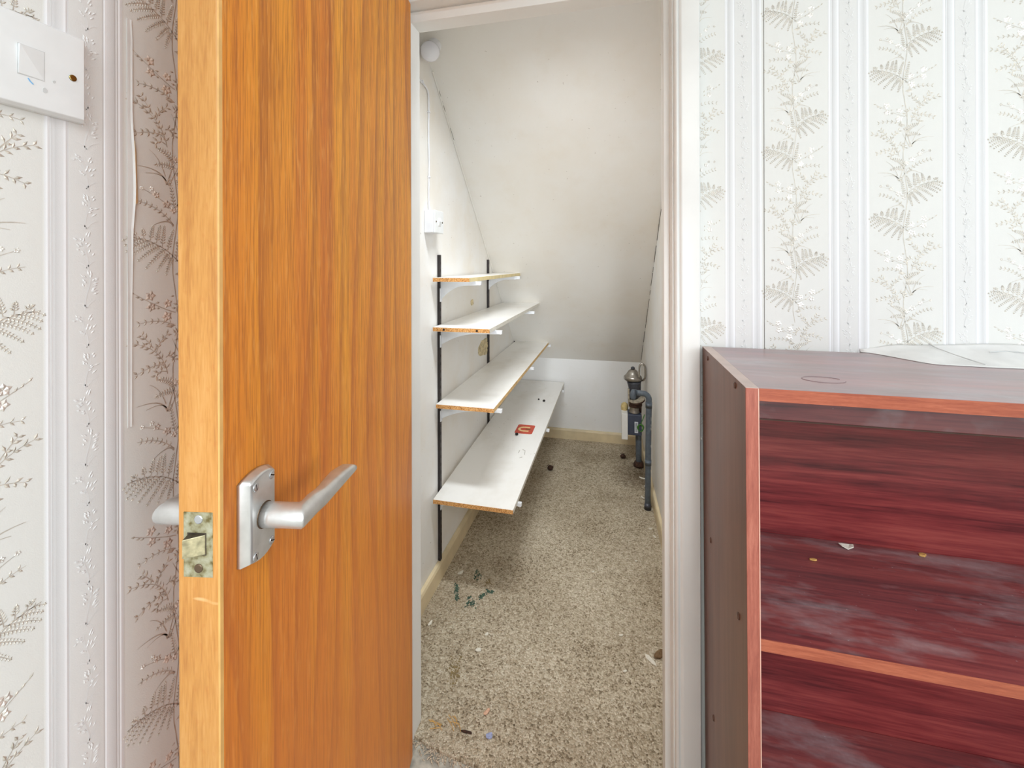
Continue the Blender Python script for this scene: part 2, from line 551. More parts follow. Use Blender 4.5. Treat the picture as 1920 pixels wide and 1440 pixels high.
def rx(y): return 0.2195 - 0.0345 * (y - 2.149)            # cupboard right wall face


# ------------------------------------------------------------------ room shell
struct(MB().box(-0.76, RIGHT_X + .1, REAR_Y - .1, YB + .1, -0.12, FZ).build('floor', M['hall_floor']))
struct(MB().box(-0.70, RIGHT_X + .1, REAR_Y - .1, YF + .1, CEIL, CEIL + .08).build('ceiling', M['ceiling']))
wl = struct(MB().box(XL - 0.1, XL, REAR_Y, YF, FZ, CEIL).build('wall_left', M['paper_left']))
mb = MB()
mb.box(0.142, RIGHT_X, YF, YF + 0.095, FZ, CEIL)
mb.box(-0.76, 0.142, YF, YF + 0.095, DH + 0.025, CEIL)
mb.box(-0.76, -0.564, YF, YF + 0.095, FZ, DH + 0.025)
wf = struct(mb.build('wall_front', M['paper_front']))
# wall behind the camera and the right-hand wall, each round its window opening
mb = MB()
for a in ((XL - .1, -0.85 + 0.1, FZ, CEIL), (2.55, RIGHT_X, FZ, CEIL), (-0.75, 2.55, FZ, 0.75), (-0.75, 2.55, 2.25, CEIL)):
    mb.box(a[0], a[1], REAR_Y - 0.1, REAR_Y, a[2], a[3])
struct(mb.build('wall_back', M['plain_wall']))
mb = MB()
for a in ((REAR_Y, -1.85, FZ, CEIL), (0.35, YF, FZ, CEIL), (-1.85, 0.35, FZ, 0.75), (-1.85, 0.35, 2.25, CEIL)):
    mb.box(RIGHT_X, RIGHT_X + 0.1, a[0], a[1], a[2], a[3])
struct(mb.build('wall_right', M['plain_wall']))
mb = MB()
for x in (-0.75, 0.88, 2.51):
    mb.box(x, x + 0.04, REAR_Y - 0.08, REAR_Y - 0.02, 0.75, 2.25)
for z in (0.75, 2.21):
    mb.box(-0.75, 2.55, REAR_Y - 0.08, REAR_Y - 0.02, z, z + 0.04)
struct(mb.build('window_1', M['gloss_white']))
mb = MB()
for y in (-1.85, -0.77, 0.31):
    mb.box(RIGHT_X + 0.02, RIGHT_X + 0.08, y, y + 0.04, 0.75, 2.25)
for z in (0.75, 2.21):
    mb.box(RIGHT_X + 0.02, RIGHT_X + 0.08, -1.85, 0.35, z, z + 0.04)
struct(mb.build('window_2', M['gloss_white']))

# cupboard shell
yz = lambda u, v, w: (w, u, v)
ylow = YF + 0.095
struct(MB().prism([(ylow, FZ), (YB, FZ), (YB, sl(YB)), (ylow, sl(ylow))], yz, CX - 0.08, CX).build('wall_inner_left', M['plaster_side']))
pr = [(ylow, FZ), (YB, FZ), (YB, sl(YB)), (ylow, sl(ylow))]
mb = MB()
mb.add([(rx(y), y, z) for y, z in pr] + [(rx(y) + 0.08, y, z) for y, z in pr],
       [(0, 1, 2, 3), (7, 6, 5, 4), (0, 4, 5, 1), (1, 5, 6, 2), (2, 6, 7, 3), (3, 7, 4, 0)])
wir = struct(mb.build('wall_inner_right', M['plaster_side']))
struct(MB().box(CX - .08, rx(YB) + 0.1, YB, YB + 0.08, FZ, 0.70).build('wall_inner_back', M['plaster_back']))
struct(MB().prism([(YB + .08, sl(YB + .08)), (YB + .08, sl(YB + .08) + 0.1), (YF + .095, sl(YF + .095) + 0.1), (YF + .095, sl(YF + .095))], yz, CX - .08, 0.36).build('ceiling.001', M['plaster']))

# cupboard carpet with a frayed front edge
mb = MB()
edge = [(-0.552, 1.088), (-0.50, 1.074), (-0.45, 1.066), (-0.40, 1.060), (-0.34, 1.056), (-0.27, 1.050), (-0.18, 1.047), (-0.08, 1.045), (0.02, 1.046), (0.129, 1.044)]
outl = edge + [(0.129, YF + 0.0951), (rx(YF + .0951) - 0.001, YF + 0.0951), (rx(YB), YB - 0.001), (CX + .001, YB - 0.001), (CX + .001, YF + .0951), (-0.552, YF + .0951)]
mb.prism(outl, lambda u, v, w: (u, v, w), FZ, 0.0)
fl = struct(mb.build('floor.001', M['carpet']))
mb = MB()
for i in range(420):
    k = random.random() * (len(edge) - 1)
    i0 = int(k)
    f = k - i0
    x = edge[i0][0] * (1 - f) + edge[i0 + 1][0] * f
    y = edge[i0][1] * (1 - f) + edge[i0 + 1][1] * f + random.gauss(0.006, 0.010) - (0.012 if x < -0.3 else 0)
    r = random.uniform(0.0012, 0.0022)
    a = random.random() * 6.28
    L = random.uniform(0.002, 0.005)
    z = max(0.0006 if y > edge[i0][1] else FZ + 0.0012, FZ)
    mb.tube([(x - L * math.cos(a), y - L * math.sin(a), z), (x, y, z + r * 1.2), (x + L * math.cos(a), y + L * math.sin(a), z)], [r * .6, r, r * .6], 5)
tag(mb.build('frayed_loops', M['tuft'], fl, smooth=True), kind='stuff')


def blob(pts_r, n=14, jag=0.35):
    out = []
    for k in range(n):
        a = 2 * math.pi * k / n
        r = 1 + random.uniform(-jag, jag)
        out.append((pts_r[0] * math.cos(a) * r, pts_r[1] * math.sin(a) * r))
    return out


def flat_stain(x, y, rx_, ry_, rot, mat, name):
    c, s = math.cos(rot), math.sin(rot)
    mb = MB()
    mb.prism(blob((rx_, ry_)), lambda u, v, w: (x + u * c - v * s, y + u * s + v * c, w), 0.0, 0.0012)
    return mb.build(name, mat, fl)


def speckled(x, y, rx_, ry_, rot, mat, name, num):
    c, s = math.cos(rot), math.sin(rot)
    mb = MB()
    for i in range(num):
        u, v = random.gauss(0, rx_ * .55), random.gauss(0, ry_ * .55)
        q = random.uniform(.0012, .0034)
        px, py = x + u * c - v * s, y + u * s + v * c
        mb.prism([(px + a, py + b) for a, b in blob((q, q * 1.2), 6, .4)], lambda a, b, w: (a, b, w), 0.0, 0.0008 + random.random() * .0006)
    return tag(mb.build(name, mat, fl), kind='stuff')


for a in ((-0.612, 1.602, 0.009, 0.036, 0.35, 60), (-0.597, 1.570, 0.007, 0.014, 0.2, 22), (-0.503, 1.600, 0.011, 0.024, -0.7, 42), (-0.483, 1.628, 0.014, 0.010, 0.1, 24),
          (-0.535, 1.555, 0.022, 0.014, 0.2, 48), (-0.552, 1.578, 0.008, 0.010, 0, 14), (-0.560, 1.70, 0.018, 0.024, 0.3, 34)):
    speckled(*a[:5], M['stain_green'], 'paint_stain', a[5])
for a in ((-0.497, 1.285, 0.018, 0.045, 0.25, 70), (-0.50, 1.675, 0.012, 0.015, 0, 26)):
    speckled(*a[:5], M['stain_olive'], 'dried_stain', a[5])

# skirting boards in the cupboard
prof = [(0, 0), (0.016, 0), (0.016, 0.062), (0.012, 0.072), (0, 0.074)]
struct(MB().prism(prof, lambda u, v, w: (CX + u + 0.001 + 0.008 * 0, w, v), YF + .096, YB - 0.002).build('baseboard_left', M['gloss_cream']))
struct(MB().prism(prof, lambda u, v, w: (w, YB - u - 0.001, v), CX + 0.017, rx(YB) - 0.018).build('baseboard_back', M['gloss_cream']))
struct(MB().prism(prof, lambda u, v, w: (rx(w) - 0.001 - u, w, v), YF + .096, YB - 0.002).build('baseboard_right', M['gloss_cream']))

# door frame: lining with stops (rebated), as one piece of joinery per side
JL, JR = -0.538, 0.1148
ST0, ST1 = 1.0768, 1.129


def jamb(inner, sgn):
    # outline in (across, depth): lining + stop
    return [(inner, ST0), (inner, ST1), (inner + sgn * 0.0135, ST1), (inner + sgn * 0.0135, 1.140), (inner + sgn * 0.027, 1.140), (inner + sgn * 0.027, YF - 0.001), (inner + sgn * 0.0135, YF - 0.001), (inner + sgn * 0.0135, ST0)]


fr = empty('trim_1', (0, 0, 0))
struct(fr)
up = lambda u, v, w: (u, v, w)
MB().prism(jamb(JL, -1), up, FZ, DH + 0.026).build('left_jamb', M['gloss_white'], fr, bevel=0.0015)
MB().prism(jamb(JR, 1), up, FZ, DH + 0.026).build('right_jamb', M['gloss_white'], fr, bevel=0.0015)
hp = [(DH - 0.0284, ST0), (DH - 0.0284, ST1), (DH, ST1), (DH, 1.140), (DH + 0.026, 1.140), (DH + 0.026, YF - 0.001), (DH, YF - 0.001), (DH, ST0 + 0.0), (DH - 0.004, ST0 - 0.005), (DH - 0.009, ST0 - 0.001)]
MB().prism(hp, lambda u, v, w: (w, v, u), JL - 0.0134, JR + 0.0134).build('head', M['gloss_white'], fr, bevel=0.001)
# architrave to the right of the door
ar = [(0.1315, 0), (0.1315, 0.008), (0.1345, 0.0135), (0.139, 0.0155), (0.1415, 0.0125), (0.1435, 0.0165), (0.149, 0.018), (0.1825, 0.018), (0.1845, 0.016), (0.1845, 0)]
struct(MB().prism([(u, YF - v) for u, v in ar], up, FZ, DH + 0.06).build('trim_2', M['gloss_white'], smooth=True))
struct(MB().prism([(DH + 0.006 + (u - 0.1315), YF - v) for u, v in ar], lambda u, v, w: (w, v, u), XL + 0.001, 0.1312).build('trim_3', M['gloss_white'], smooth=True))

# ------------------------------------------------------------------ wallpaper plants: raised print
class Print:
    def __init__(s, fn, keep=lambda a, z: True):
        s.fn, s.keep = fn, keep
        s.leafm, s.stemm, s.flow = MB(), MB(), MB()

    def leaf(s, u, t, ang, L, W, mb=None, lift=0.0007):
        mb = mb or s.leafm
        c, q = math.cos(ang), math.sin(ang)
        nx, ny = -q, c
        pts = [(u, t, .0001), (u + c * L * .45 + nx * W / 2, t + q * L * .45 + ny * W / 2, .00015), (u + c * L, t + q * L, .0001),
               (u + c * L * .45 - nx * W / 2, t + q * L * .45 - ny * W / 2, .00015)]
        if not all(s.keep(p[0], p[1]) for p in pts):
            return
        mid = (u + c * L * .5, t + q * L * .5, lift)
        P = [s.fn(*p) for p in pts + [mid]]
        mb.add(P, [(0, 1, 4), (1, 2, 4), (2, 3, 4), (3, 0, 4)])

    def stem(s, pts, w0, w1, mb=None):
        mb = mb or s.stemm
        if not all(s.keep(p[0], p[1]) for p in pts):
            return
        P = []
        n = len(pts)
        for i, (u, t) in enumerate(pts):
            a, b = pts[max(i - 1, 0)], pts[min(i + 1, n - 1)]
            d = math.hypot(b[0] - a[0], b[1] - a[1]) or 1
            nx, ny = -(b[1] - a[1]) / d, (b[0] - a[0]) / d
            w = w0 + (w1 - w0) * i / (n - 1)
            P += [s.fn(u + nx * w / 2, t + ny * w / 2, .0003), s.fn(u - nx * w / 2, t - ny * w / 2, .0003)]
        mb.add(P, [(2 * i, 2 * i + 1, 2 * i + 3, 2 * i + 2) for i in range(n - 1)])

    def flower(s, u, t, r, n=5):
        a0 = random.random() * 6
        for k in range(n):
            s.leaf(u, t, a0 + k * 2 * math.pi / n, r, r * .85, s.flow, .001)


def bez(p0, p1, p2, n=7):
    return [((1 - f) ** 2 * p0[0] + 2 * f * (1 - f) * p1[0] + f * f * p2[0], (1 - f) ** 2 * p0[1] + 2 * f * (1 - f) * p1[1] + f * f * p2[1]) for f in [i / (n - 1) for i in range(n)]]


def frond(P, p0, p1, p2, n=9, L=0.0055, W=0.0026, fat=False):
    ps = bez(p0, p1, p2, n + 1)
    P.stem(ps[::2] if len(ps[::2]) > 2 else ps, 0.0009, 0.0004)
    for i in range(1, n + 1):
        u, t = ps[i]
        a = math.atan2(ps[i][1] - ps[i - 1][1], ps[i][0] - ps[i - 1][0])
        k = L * (1.1 - 0.6 * i / n)
        for sg in (1, -1):
            P.leaf(u, t, a + sg * (1.15 if fat else 0.95), k, W * (1.0 - 0.3 * i / n))
    P.leaf(ps[-1][0], ps[-1][1], a, L * .7, W * .8)


def half_unit(P, c, t0, sg, S=0.000229):
    """one half of the plant column; picture units measured from the band's centre line"""
    T = 0.3013 / 1270
    q = lambda x, y: (c + sg * (x - 955) * S * 1.02, t0 - (y - 100) * T)
    R = random.Random(5)
    # flower spray
    P.stem(bez(q(955, 215), q(880, 190), q(735, 95)), .0011, .0005)
    for x, y, r in ((818, 112, 27), (822, 172, 25), (912, 160, 25), (908, 232, 29)):
        P.flower(*q(x, y), r * S * 1.15)
    for x, y in ((740, 97), (765, 118), (785, 130), (868, 150), (870, 185), (950, 120)):
        P.leaf(*q(x, y), -.6 * sg + R.uniform(-.8, .8) + (math.pi if sg > 0 else 0), .0055, .0028)
    # small leafy twig
    ps = bez(q(955, 290), q(870, 235), q(765, 255))
    P.stem(ps, .001, .0004)
    for i in range(1, 7):
        for s2 in (1, -1):
            P.leaf(*ps[i], math.atan2(ps[i][1] - ps[i - 1][1], ps[i][0] - ps[i - 1][0]) + s2 * .8, .0058, .0022)
    P.leaf(*q(955, 288), math.pi if sg > 0 else 0, .0125, .006)
    # drooping leaf branch
    for (a, b, d, n) in ((q(910, 555), q(885, 400), q(722, 352), 9), (q(890, 500), q(840, 480), q(752, 520), 5), (q(850, 420), q(860, 370), q(905, 335), 4), (q(832, 395), q(800, 350), q(775, 320), 3), (q(905, 540), q(860, 520), q(848, 550), 3), (q(900, 460), q(930, 440), q(950, 480), 4)):
        ps = bez(a, b, d, n + 1)
        P.stem(ps, .0011, .0004)
        for i in range(1, n + 1):
            an = math.atan2(ps[i][1] - ps[i - 1][1], ps[i][0] - ps[i - 1][0])
            for s2 in (1, -1):
                P.leaf(*ps[i], an + s2 * (.75 + R.uniform(-.2, .35)), R.uniform(.0055, .0082), R.uniform(.0026, .0034))
    # fat little fronds and grass
    frond(P, q(960, 640), q(930, 590), q(872, 578), 8, .0078, .0030, True)
    frond(P, q(960, 665), q(915, 645), q(855, 664), 8, .0066, .0028, True)
    for a, b, d, w in ((q(908, 765), q(890, 680), q(748, 690), .0026), (q(905, 745), q(880, 700), q(795, 722), .0016), (q(912, 765), q(925, 700), q(950, 640), .0022), (q(900, 720), q(870, 620), q(812, 592), .0012), (q(918, 770), q(940, 730), q(975, 650), .002)):
        P.stem(bez(a, b, d, 8), w, .0004, P.leafm)
    # star flowers on thin twigs
    P.stem(bez(q(955, 925), q(900, 850), q(768, 805)), .001, .0004)
    for x, y, r in ((850, 830, 20), (906, 875, 25), (825, 802, 13), (775, 806, 12), (945, 905, 20)):
        P.flower(*q(x, y), r * S * 1.15, 5)
    ps = bez(q(945, 985), q(860, 885), q(748, 876), 9)
    P.stem(ps, .001, .0004)
    for i in range(1, 8):
        for s2 in (1, -1):
            P.leaf(*ps[i], math.atan2(ps[i][1] - ps[i - 1][1], ps[i][0] - ps[i - 1][0]) + s2 * .9, .0055, .0024)
    P.stem(bez(q(945, 995), q(920, 945), q(832, 1000), 8), .0026, .0004, P.leafm)
    # the big fern
    ra = bez(q(975, 1200), q(880, 1080), q(705, 1068), 12)
    P.stem(ra, .0014, .0006)
    for x0, y0, x1, y1, n in ((960, 1185, 985, 1030, 9), (912, 1132, 942, 1022, 8), (882, 1112, 892, 1005, 8), (850, 1094, 868, 1008, 7), (818, 1082, 832, 1008, 6), (785, 1074, 780, 1030, 4), (750, 1070, 728, 1045, 3),
                              (940, 1165, 905, 1262, 8), (925, 1148, 858, 1242, 9), (902, 1126, 802, 1226, 10), (875, 1108, 762, 1188, 10), (845, 1092, 730, 1160, 9), (815, 1080, 706, 1142, 8), (780, 1074, 700, 1110, 6), (745, 1070, 690, 1085, 3)):
        mx, my = (x0 + x1) / 2, (y0 + y1) / 2 - 12
        frond(P, q(x0, y0), q(mx, my), q(x1, y1), n, .0050, .0024)


def column(P, c, z0, z1, ph):
    t = z0 + ph
    while t < z1 + 0.3:
        half_unit(P, c, t, 1)
        half_unit(P, c, t + 0.069, -1)
        ys = [(c + 0.004 * math.sin(k * 1.05), t - 0.3013 * k / 12) for k in range(13)]
        P.stem(ys, .0012, .0012)
        t += 0.3013


def border(P, c, z0, z1):
    z = z0
    i = 0
    while z < z1:
        s = 1 if i % 2 else -1
        R = random.Random(i % 4)
        P.stem([(c + s * .002, z - .020), (c + s * .001, z - .008), (c - s * .003, z + .008), (c - s * .004, z + .018)], .0011, .0006)
        for k in range(18):
            f = R.uniform(-.4, 1)
            a = math.pi / 2 + s * .25 + R.choice((-1, 1)) * R.uniform(.4, 1.1)
            u, t = c - s * .003 * f + R.uniform(-.003, .003), z + .016 * f
            P.leaf(u + math.cos(a) * .004, t + math.sin(a) * .002, a, R.uniform(.004, .0075), .0026)
        for b in (-1, 1):
            P.stem(bez((c, z - .018), (c + b * .004, z - .010), (c + b * .011, z - .011 + b * .002), 5), .0014, .0004)
        z += 0.0446
        i += 1


lim = lambda lo, hi: (lambda a, z: 0.0 < z < CEIL - 0.03 and lo < a < hi)
P = Print(lambda a, z, h: (XL + h, a, z), lim(-0.6, YF - 0.02))
for k in range(-2, 4):
    column(P, 0.4587 + 0.2 * (k - 1), 0.0, 2.3, 0.3013 * 0.5 * ((k + 1) % 2) + 1.577 - 0.3013 * 5 - 0.014)
tag(P.leafm.build('printed_fern_leaves', M['ink_leaf'], wl, recalc=False), kind='stuff')
tag(P.stemm.build('printed_stems', M['ink_stem'], wl, recalc=False), kind='stuff')
tag(P.flow.build('printed_flowers', M['ink_flower'], wl, recalc=False), kind='stuff')
P = Print(lambda a, z, h: (XL + h, a, z), lim(-0.6, YF - 0.02))
for k in range(-2, 4):
    border(P, 0.3587 + 0.2 * k, 0.02, 2.36)
mb = MB()
mb.add(P.leafm.v, P.leafm.f)
mb.add(P.stemm.v, P.stemm.f)
tag(mb.build('embossed_sprig_border', M['emboss'], wl, recalc=False), kind='stuff')

fnf = lambda a, z, h: (a, YF - h, z)
kp = lambda a, z: 0.187 < a < 1.4 and 0.9 < z < CEIL - 0.03
P = Print(fnf, kp)
for k in range(0, 7):
    column(P, 0.1759 + 0.2 * k, 0.9, 2.3, 0.3013 * 0.5 * (k % 2) + 0.12)
tag(P.leafm.build('printed_fern_leaves', M['ink_leaf'], wf, recalc=False), kind='stuff')
tag(P.stemm.build('printed_stems', M['ink_stem'], wf, recalc=False), kind='stuff')
tag(P.flow.build('printed_flowers', M['ink_flower'], wf, recalc=False), kind='stuff')
P = Print(fnf, kp)
for k in range(0, 6):
    border(P, 0.2759 + 0.2 * k, 0.92, 2.36)
mb = MB()
mb.add(P.leafm.v, P.leafm.f)
mb.add(P.stemm.v, P.stemm.f)
tag(mb.build('embossed_sprig_border', M['emboss'], wf, recalc=False), kind='stuff')
# open seam between two lengths of paper
MB().box(0.3168, 0.3176, YF - 0.0006, YF + 0.001, 1.06, CEIL - .01).build('paper_seam', M['crack'], wf)
# lifted, torn paper edge on the left wall
tear = [(0.4050, 1.60), (0.4062, 1.577), (0.4056, 1.488), (0.4066, 1.450), (0.4076, 1.440), (0.4086, 1.395), (0.4082, 1.376), (0.4062, 1.343), (0.4052, 1.26), (0.4046, 1.10)]
mb = MB()
n = len(tear)
pts = []
for i, (y, z) in enumerate(tear):
    lift = 0.0007 + 0.0022 * math.exp(-((z - 1.41) / 0.07) ** 2)
    pts += [(XL + .0004, 0.400, z), (XL + lift * .4, y - 0.002, z), (XL + lift, y, z)]
for i in range(n - 1):
    a, b = i * 3, i * 3 + 3
    mb.f += [(a, a + 1, b + 1, b), (a + 1, a + 2, b + 2, b + 1)]
mb.v = pts
o = mb.build('lifted_paper_edge', M['paper_plain'], wl)
m = o.modifiers.new('t', 'SOLIDIFY'); m.thickness = 0.0004
mb = MB()
mb.v = [(XL + .0025, 0.4068, 1.452), (XL + .0008, 0.4098, 1.437), (XL + .0008, 0.4114, 1.376), (XL + .0025, 0.4081, 1.374)]
mb.f = [(0, 1, 2, 3)]
o = mb.build('torn_paper_backing', M['paper_back'], wl)
m = o.modifiers.new('t', 'SOLIDIFY'); m.thickness = 0.0004

# ------------------------------------------------------------------ the door
BETA = math.radians(10.25)
W, T = 0.686, 0.044
# door-local frame: +x from hinge to free edge, +y outwards from the face turned to the cupboard, z up
K = Vector((-0.562, 1.027))
wv = Vector((math.sin(BETA), -math.cos(BETA)))
nv = Vector((math.cos(BETA), math.sin(BETA)))
door = empty('door_1')
# local x -> wv, local y -> nv (right-handed with z up)
door.matrix_world = Matrix(((wv.x, nv.x, 0, K.x), (wv.y, nv.y, 0, K.y), (0, 0, 1, 0), (0, 0, 0, 1)))
struct(door)
MB().box(0, W - 0.006, 0, T, 0.004, 1.981).build('door_leaf', M['teak'], door, bevel=0.0008)
MB().box(W - 0.006, W, 0.0, T - 0.0012, 0.004, 1.981).build('edge_lipping', M['lipping'], door, bevel=0.001)
MB().add([(W - 0.006, T, .004), (W - 0.0012, T, .004), (W, T - 0.0012, .004), (W - .006, T - .0012, .004), (W - 0.006, T, 1.981), (W - 0.0012, T, 1.981), (W, T - 0.0012, 1.981), (W - .006, T - .0012, 1.981)],
         [(0, 1, 2, 3), (4, 7, 6, 5), (0, 4, 5, 1), (1, 5, 6, 2), (2, 6, 7, 3), (3, 7, 4, 0)]).build('lipping_arris', M['lip_arris'], door)


def screw_head(name, o, axis, r, mat, parent, h=0.0012, slot=0.6):
    mb = MB()
    sg = 1 if h > 0 else -1
    mb.lathe([(r, 0), (r, h * .5), (r * .75, h), ], o, axis, 16)
    s = mb.build(name, mat, parent, smooth=True)
    sm = MB()
    L, t = r * .8, r * .14
    c, q = math.cos(slot), math.sin(slot)
    ht = h * 1.04
    P4 = [(L * c - t * q, L * q + t * c), (-L * c - t * q, -L * q + t * c), (-L * c + t * q, -L * q - t * c), (L * c + t * q, L * q - t * c)]
    f = {'X': lambda u, v, w: (o[0] + w, o[1] + u, o[2] + v), 'Y': lambda u, v, w: (o[0] + u, o[1] + w, o[2] + v), 'Z': lambda u, v, w: (o[0] + u, o[1] + v, o[2] + w)}[axis]
    sm.prism(P4, f, h * .5, ht)
    return s, sm


def lever_handle(sign, base):
    """sign +1: on the y=T face, -1: on the y=0 face"""
    Y = lambda h: base + sign * h
    cx, cz = 0.6352, 1.0122
    hw, hh, th = 0.0252, 0.0505, 0.0145
    # backplate with softly sloped long sides and slightly rounded ends
    mb = MB()
    def ring(w, h, y, bow):
        out = []
        for k in range(7):
            f = -1 + 2 * k / 6
            out.append((cx + f * w, Y(y), cz + h - bow * f * f))
        for k in range(7):
            f = 1 - 2 * k / 6
            out.append((cx + f * w, Y(y), cz - h + bow * f * f))
        return out
    rs = [ring(hw, hh, 0, .005), ring(hw, hh, .004, .005), ring(hw - .0030, hh - .002, .0105, .005), ring(hw - .0052, hh - .0035, th, .005)]
    pts = [p for r in rs for p in r]
    n = 14
    F = [(i * n + k, i * n + (k + 1) % n, (i + 1) * n + (k + 1) % n, (i + 1) * n + k) for i in range(3) for k in range(n)]
    F += [tuple(range(n))[::-1], tuple(3 * n + k for k in range(n))]
    mb.add(pts, F)
    hd = mb.build('door_handle', M['alu'], door, smooth=True)
    for dx, dz in ((-.0145, .0385), (.0145, .0385), (-.0145, -.0385), (.0145, -.0385)):
        s, sm = screw_head('screw', (cx + dx, Y(th), cz + dz), 'Y', .0047, M['screw'], hd, sign * .0012, 0.9 + dx * 30)
        me = sm
        s2 = MB(); s2.v = [tuple(v) for v in s.data.vertices and [v.co for v in s.data.vertices]]
        s2.f = [tuple(p.vertices) for p in s.data.polygons]
        s2.add(sm.v, sm.f)
        s2b = s2.build('tmp', M['screw'])
        old = s.data
        s.data = s2b.data
        s.data.materials.append(M['hole'])
        for p in list(s.data.polygons)[-6:]:
            p.material_index = 1
        bpy.data.objects.remove(s2b)
    # neck + lever, one casting: sections along a path; out along y, then towards the hinge (-x), widening
    sec = []
    ctr = Vector((0.6335, 0, 1.0115))
    r = 0.0135
    n = 20
    rings = []
    for h, rr in ((th - .001, r), (th + .012, r), (0.040, r * 0.99)):
        rings.append([(ctr.x + rr * math.cos(2 * math.pi * k / n), Y(h), ctr.z + rr * math.sin(2 * math.pi * k / n)) for k in range(n)])
    # mitred elbow: plane turned towards the lever
    h1 = 0.0560
    rings.append([(ctr.x + r * math.cos(a), Y(h1 + r * math.cos(a) * .72), ctr.z + r * math.sin(a)) for a in [2 * math.pi * k / n for k in range(n)]])
    rings.append([(ctr.x - .004 + r * .99 * math.cos(a), Y(h1 + .0012 + r * math.cos(a) * .70), ctr.z - .0004 + r * .98 * math.sin(a)) for a in [2 * math.pi * k / n for k in range(n)]])
    # lever sections: half height, half thickness, drop; upright at the elbow, turning into a flat paddle
    for dx, hv, ht, dz, pw in ((-.026, .0128, .0098, -.0012, .85), (-.047, .0113, .0098, -.0038, .7), (-.073, .0101, .0110, -.0042, .6), (-.097, .0090, .0122, -.0050, .55), (-.114, .0076, .0120, -.0062, .55), (-.127, .0066, .0112, -.0072, .6), (-.1325, .0045, .0085, -.0080, .75)):
        yy = .0665 - ht
        rings.append([(ctr.x + dx, Y(yy + ht * math.copysign(abs(math.cos(a)) ** pw, math.cos(a))), ctr.z + dz + hv * math.copysign(abs(math.sin(a)) ** pw, math.sin(a))) for a in [2 * math.pi * k / n for k in range(n)]])
    mb = MB()
    F = [(i * n + k, i * n + (k + 1) % n, (i + 1) * n + (k + 1) % n, (i + 1) * n + k) for i in range(len(rings) - 1) for k in range(n)]
    F += [tuple(range(n))[::-1], tuple((len(rings) - 1) * n + k for k in range(n))]
    mb.add([p for r_ in rings for p in r_], F)
    mb.build('lever', M['alu'], hd, smooth=True)
    MB().lathe([(.0145, sign * (th - .002)), (.0145, sign * (th + .0006)), (.0137, sign * (th + .0008))], (ctr.x, base, ctr.z), 'Y', 24).build('collar_ring', M['dark_screw'], hd)
    return hd


lever_handle(1, T)
lever_handle(-1, 0)
# latch: face plate let into the lipping, spring bolt, two screws
lp = MB().box(W - 0.001, W + 0.0004, 0.0058, 0.0372, 0.9762, 1.0434).build('latch_plate', M['brass_old'], door, bevel=0.0003)
mb = MB()
b0, b1, z0, z1 = 0.0112, 0.0295, 1.0000, 1.0212
mb.add([(W, b0, z0), (W, b1, z0), (W + .0102, b0 + .0012, z0 + .001), (W + .0014, b1, z0 + .0005), (W, b0, z1), (W, b1, z1), (W + .0102, b0 + .0012, z1 - .001), (W + .0014, b1, z1 - .0005)],
       [(0, 1, 3, 2), (4, 6, 7, 5), (0, 4, 5, 1), (2, 3, 7, 6), (0, 2, 6, 4), (1, 5, 7, 3)])
lb = mb.build('latch_bolt', M['bolt'], lp, bevel=0.0006)
lb.data.materials.append(M['bolt_dark'])
for p in lb.data.polygons:
    if p.normal.z > .8 or p.normal.y < -.8:
        p.material_index = 1
MB().box(W, W + .0007, 0.0100, 0.0305, z0 - .0008, z1 + .0010).build('bolt_recess', M['bolt_dark'], lp)
for zz, mt, sl_ in ((1.0360, M['screw'], .9), (0.9856, M['dark_screw'], .2)):
    s, sm = screw_head('screw', (W + 0.0003, 0.0222, zz), 'X', .0046, mt, lp, .0012, sl_)
for zz in (0.25, 1.0, 1.75):
    mb = MB()
    mb.tube([(-0.004, -0.004, zz - .04), (-0.004, -0.004, zz + .04)], 0.005, 10)
    mb.build('hinge', M['steel'], door)

# ------------------------------------------------------------------ light switch on the left wall
sw = empty('light_switch', (XL, 0.3068, 1.5017))
tag(sw, 'white square light switch with brass screw, on the flowered wall left of the door', 'switch')
mb = MB()
a = 0.0464
mb.add([(0, -a, -a), (0, a, -a), (0, a, a), (0, -a, a), (.007, -a, -a), (.007, a, -a), (.007, a, a), (.007, -a, a), (.0115, -a + .003, -a + .003), (.0115, a - .003, -a + .003), (.0115, a - .003, a - .003), (.0115, -a + .003, a - .003)],
       [(0, 3, 2, 1), (0, 1, 5, 4), (1, 2, 6, 5), (2, 3, 7, 6), (3, 0, 4, 7), (4, 5, 9, 8), (5, 6, 10, 9), (6, 7, 11, 10), (7, 4, 8, 11), (8, 9, 10, 11)])
mb.build('face_plate', M['switch'], sw, bevel=0.0008)
MB().box(.0112, .0116, -0.0115, 0.0095, -.0152, .0152).build('rocker_gap', M['smudge'], sw)
MB().add([(.0117, -.0108, -.0145), (.0117, .009, -.0145), (.0117, .009, .0145), (.0117, -.0108, .0145), (.0142, -.0108, .0140), (.0122, -.0108, -.0140), (.0118, .009, -.0142), (.0119, .009, .0142)],
         [(0, 3, 2, 1), (4, 5, 6, 7), (0, 1, 6, 5), (2, 3, 4, 7), (1, 2, 7, 6), (3, 0, 5, 4)]).build('rocker', M['switch'], sw, bevel=0.0005)
for yy in (-0.0315, 0.0328):
    s, sm = screw_head('screw', (.0115, yy, -0.0015), 'X', .0034, M['brass'], sw, .0012, 0.8)
MB().tube([(.0119, -.0036, -.0166), (.0119, -.0022, -.0190), (.0119, .0004, -.0215)], .0005, 6).build('pen_mark', M['blue_mark'], sw)
mb = MB()
for yy, zz, r in ((.0095, -.0235, .0018), (.017, -.012, .0012)):
    mb.prism([(yy + u, zz + v) for u, v in blob((r, r * 1.4), 8, .3)], lambda u, v, w: (w, u, v), .0114, .0118)
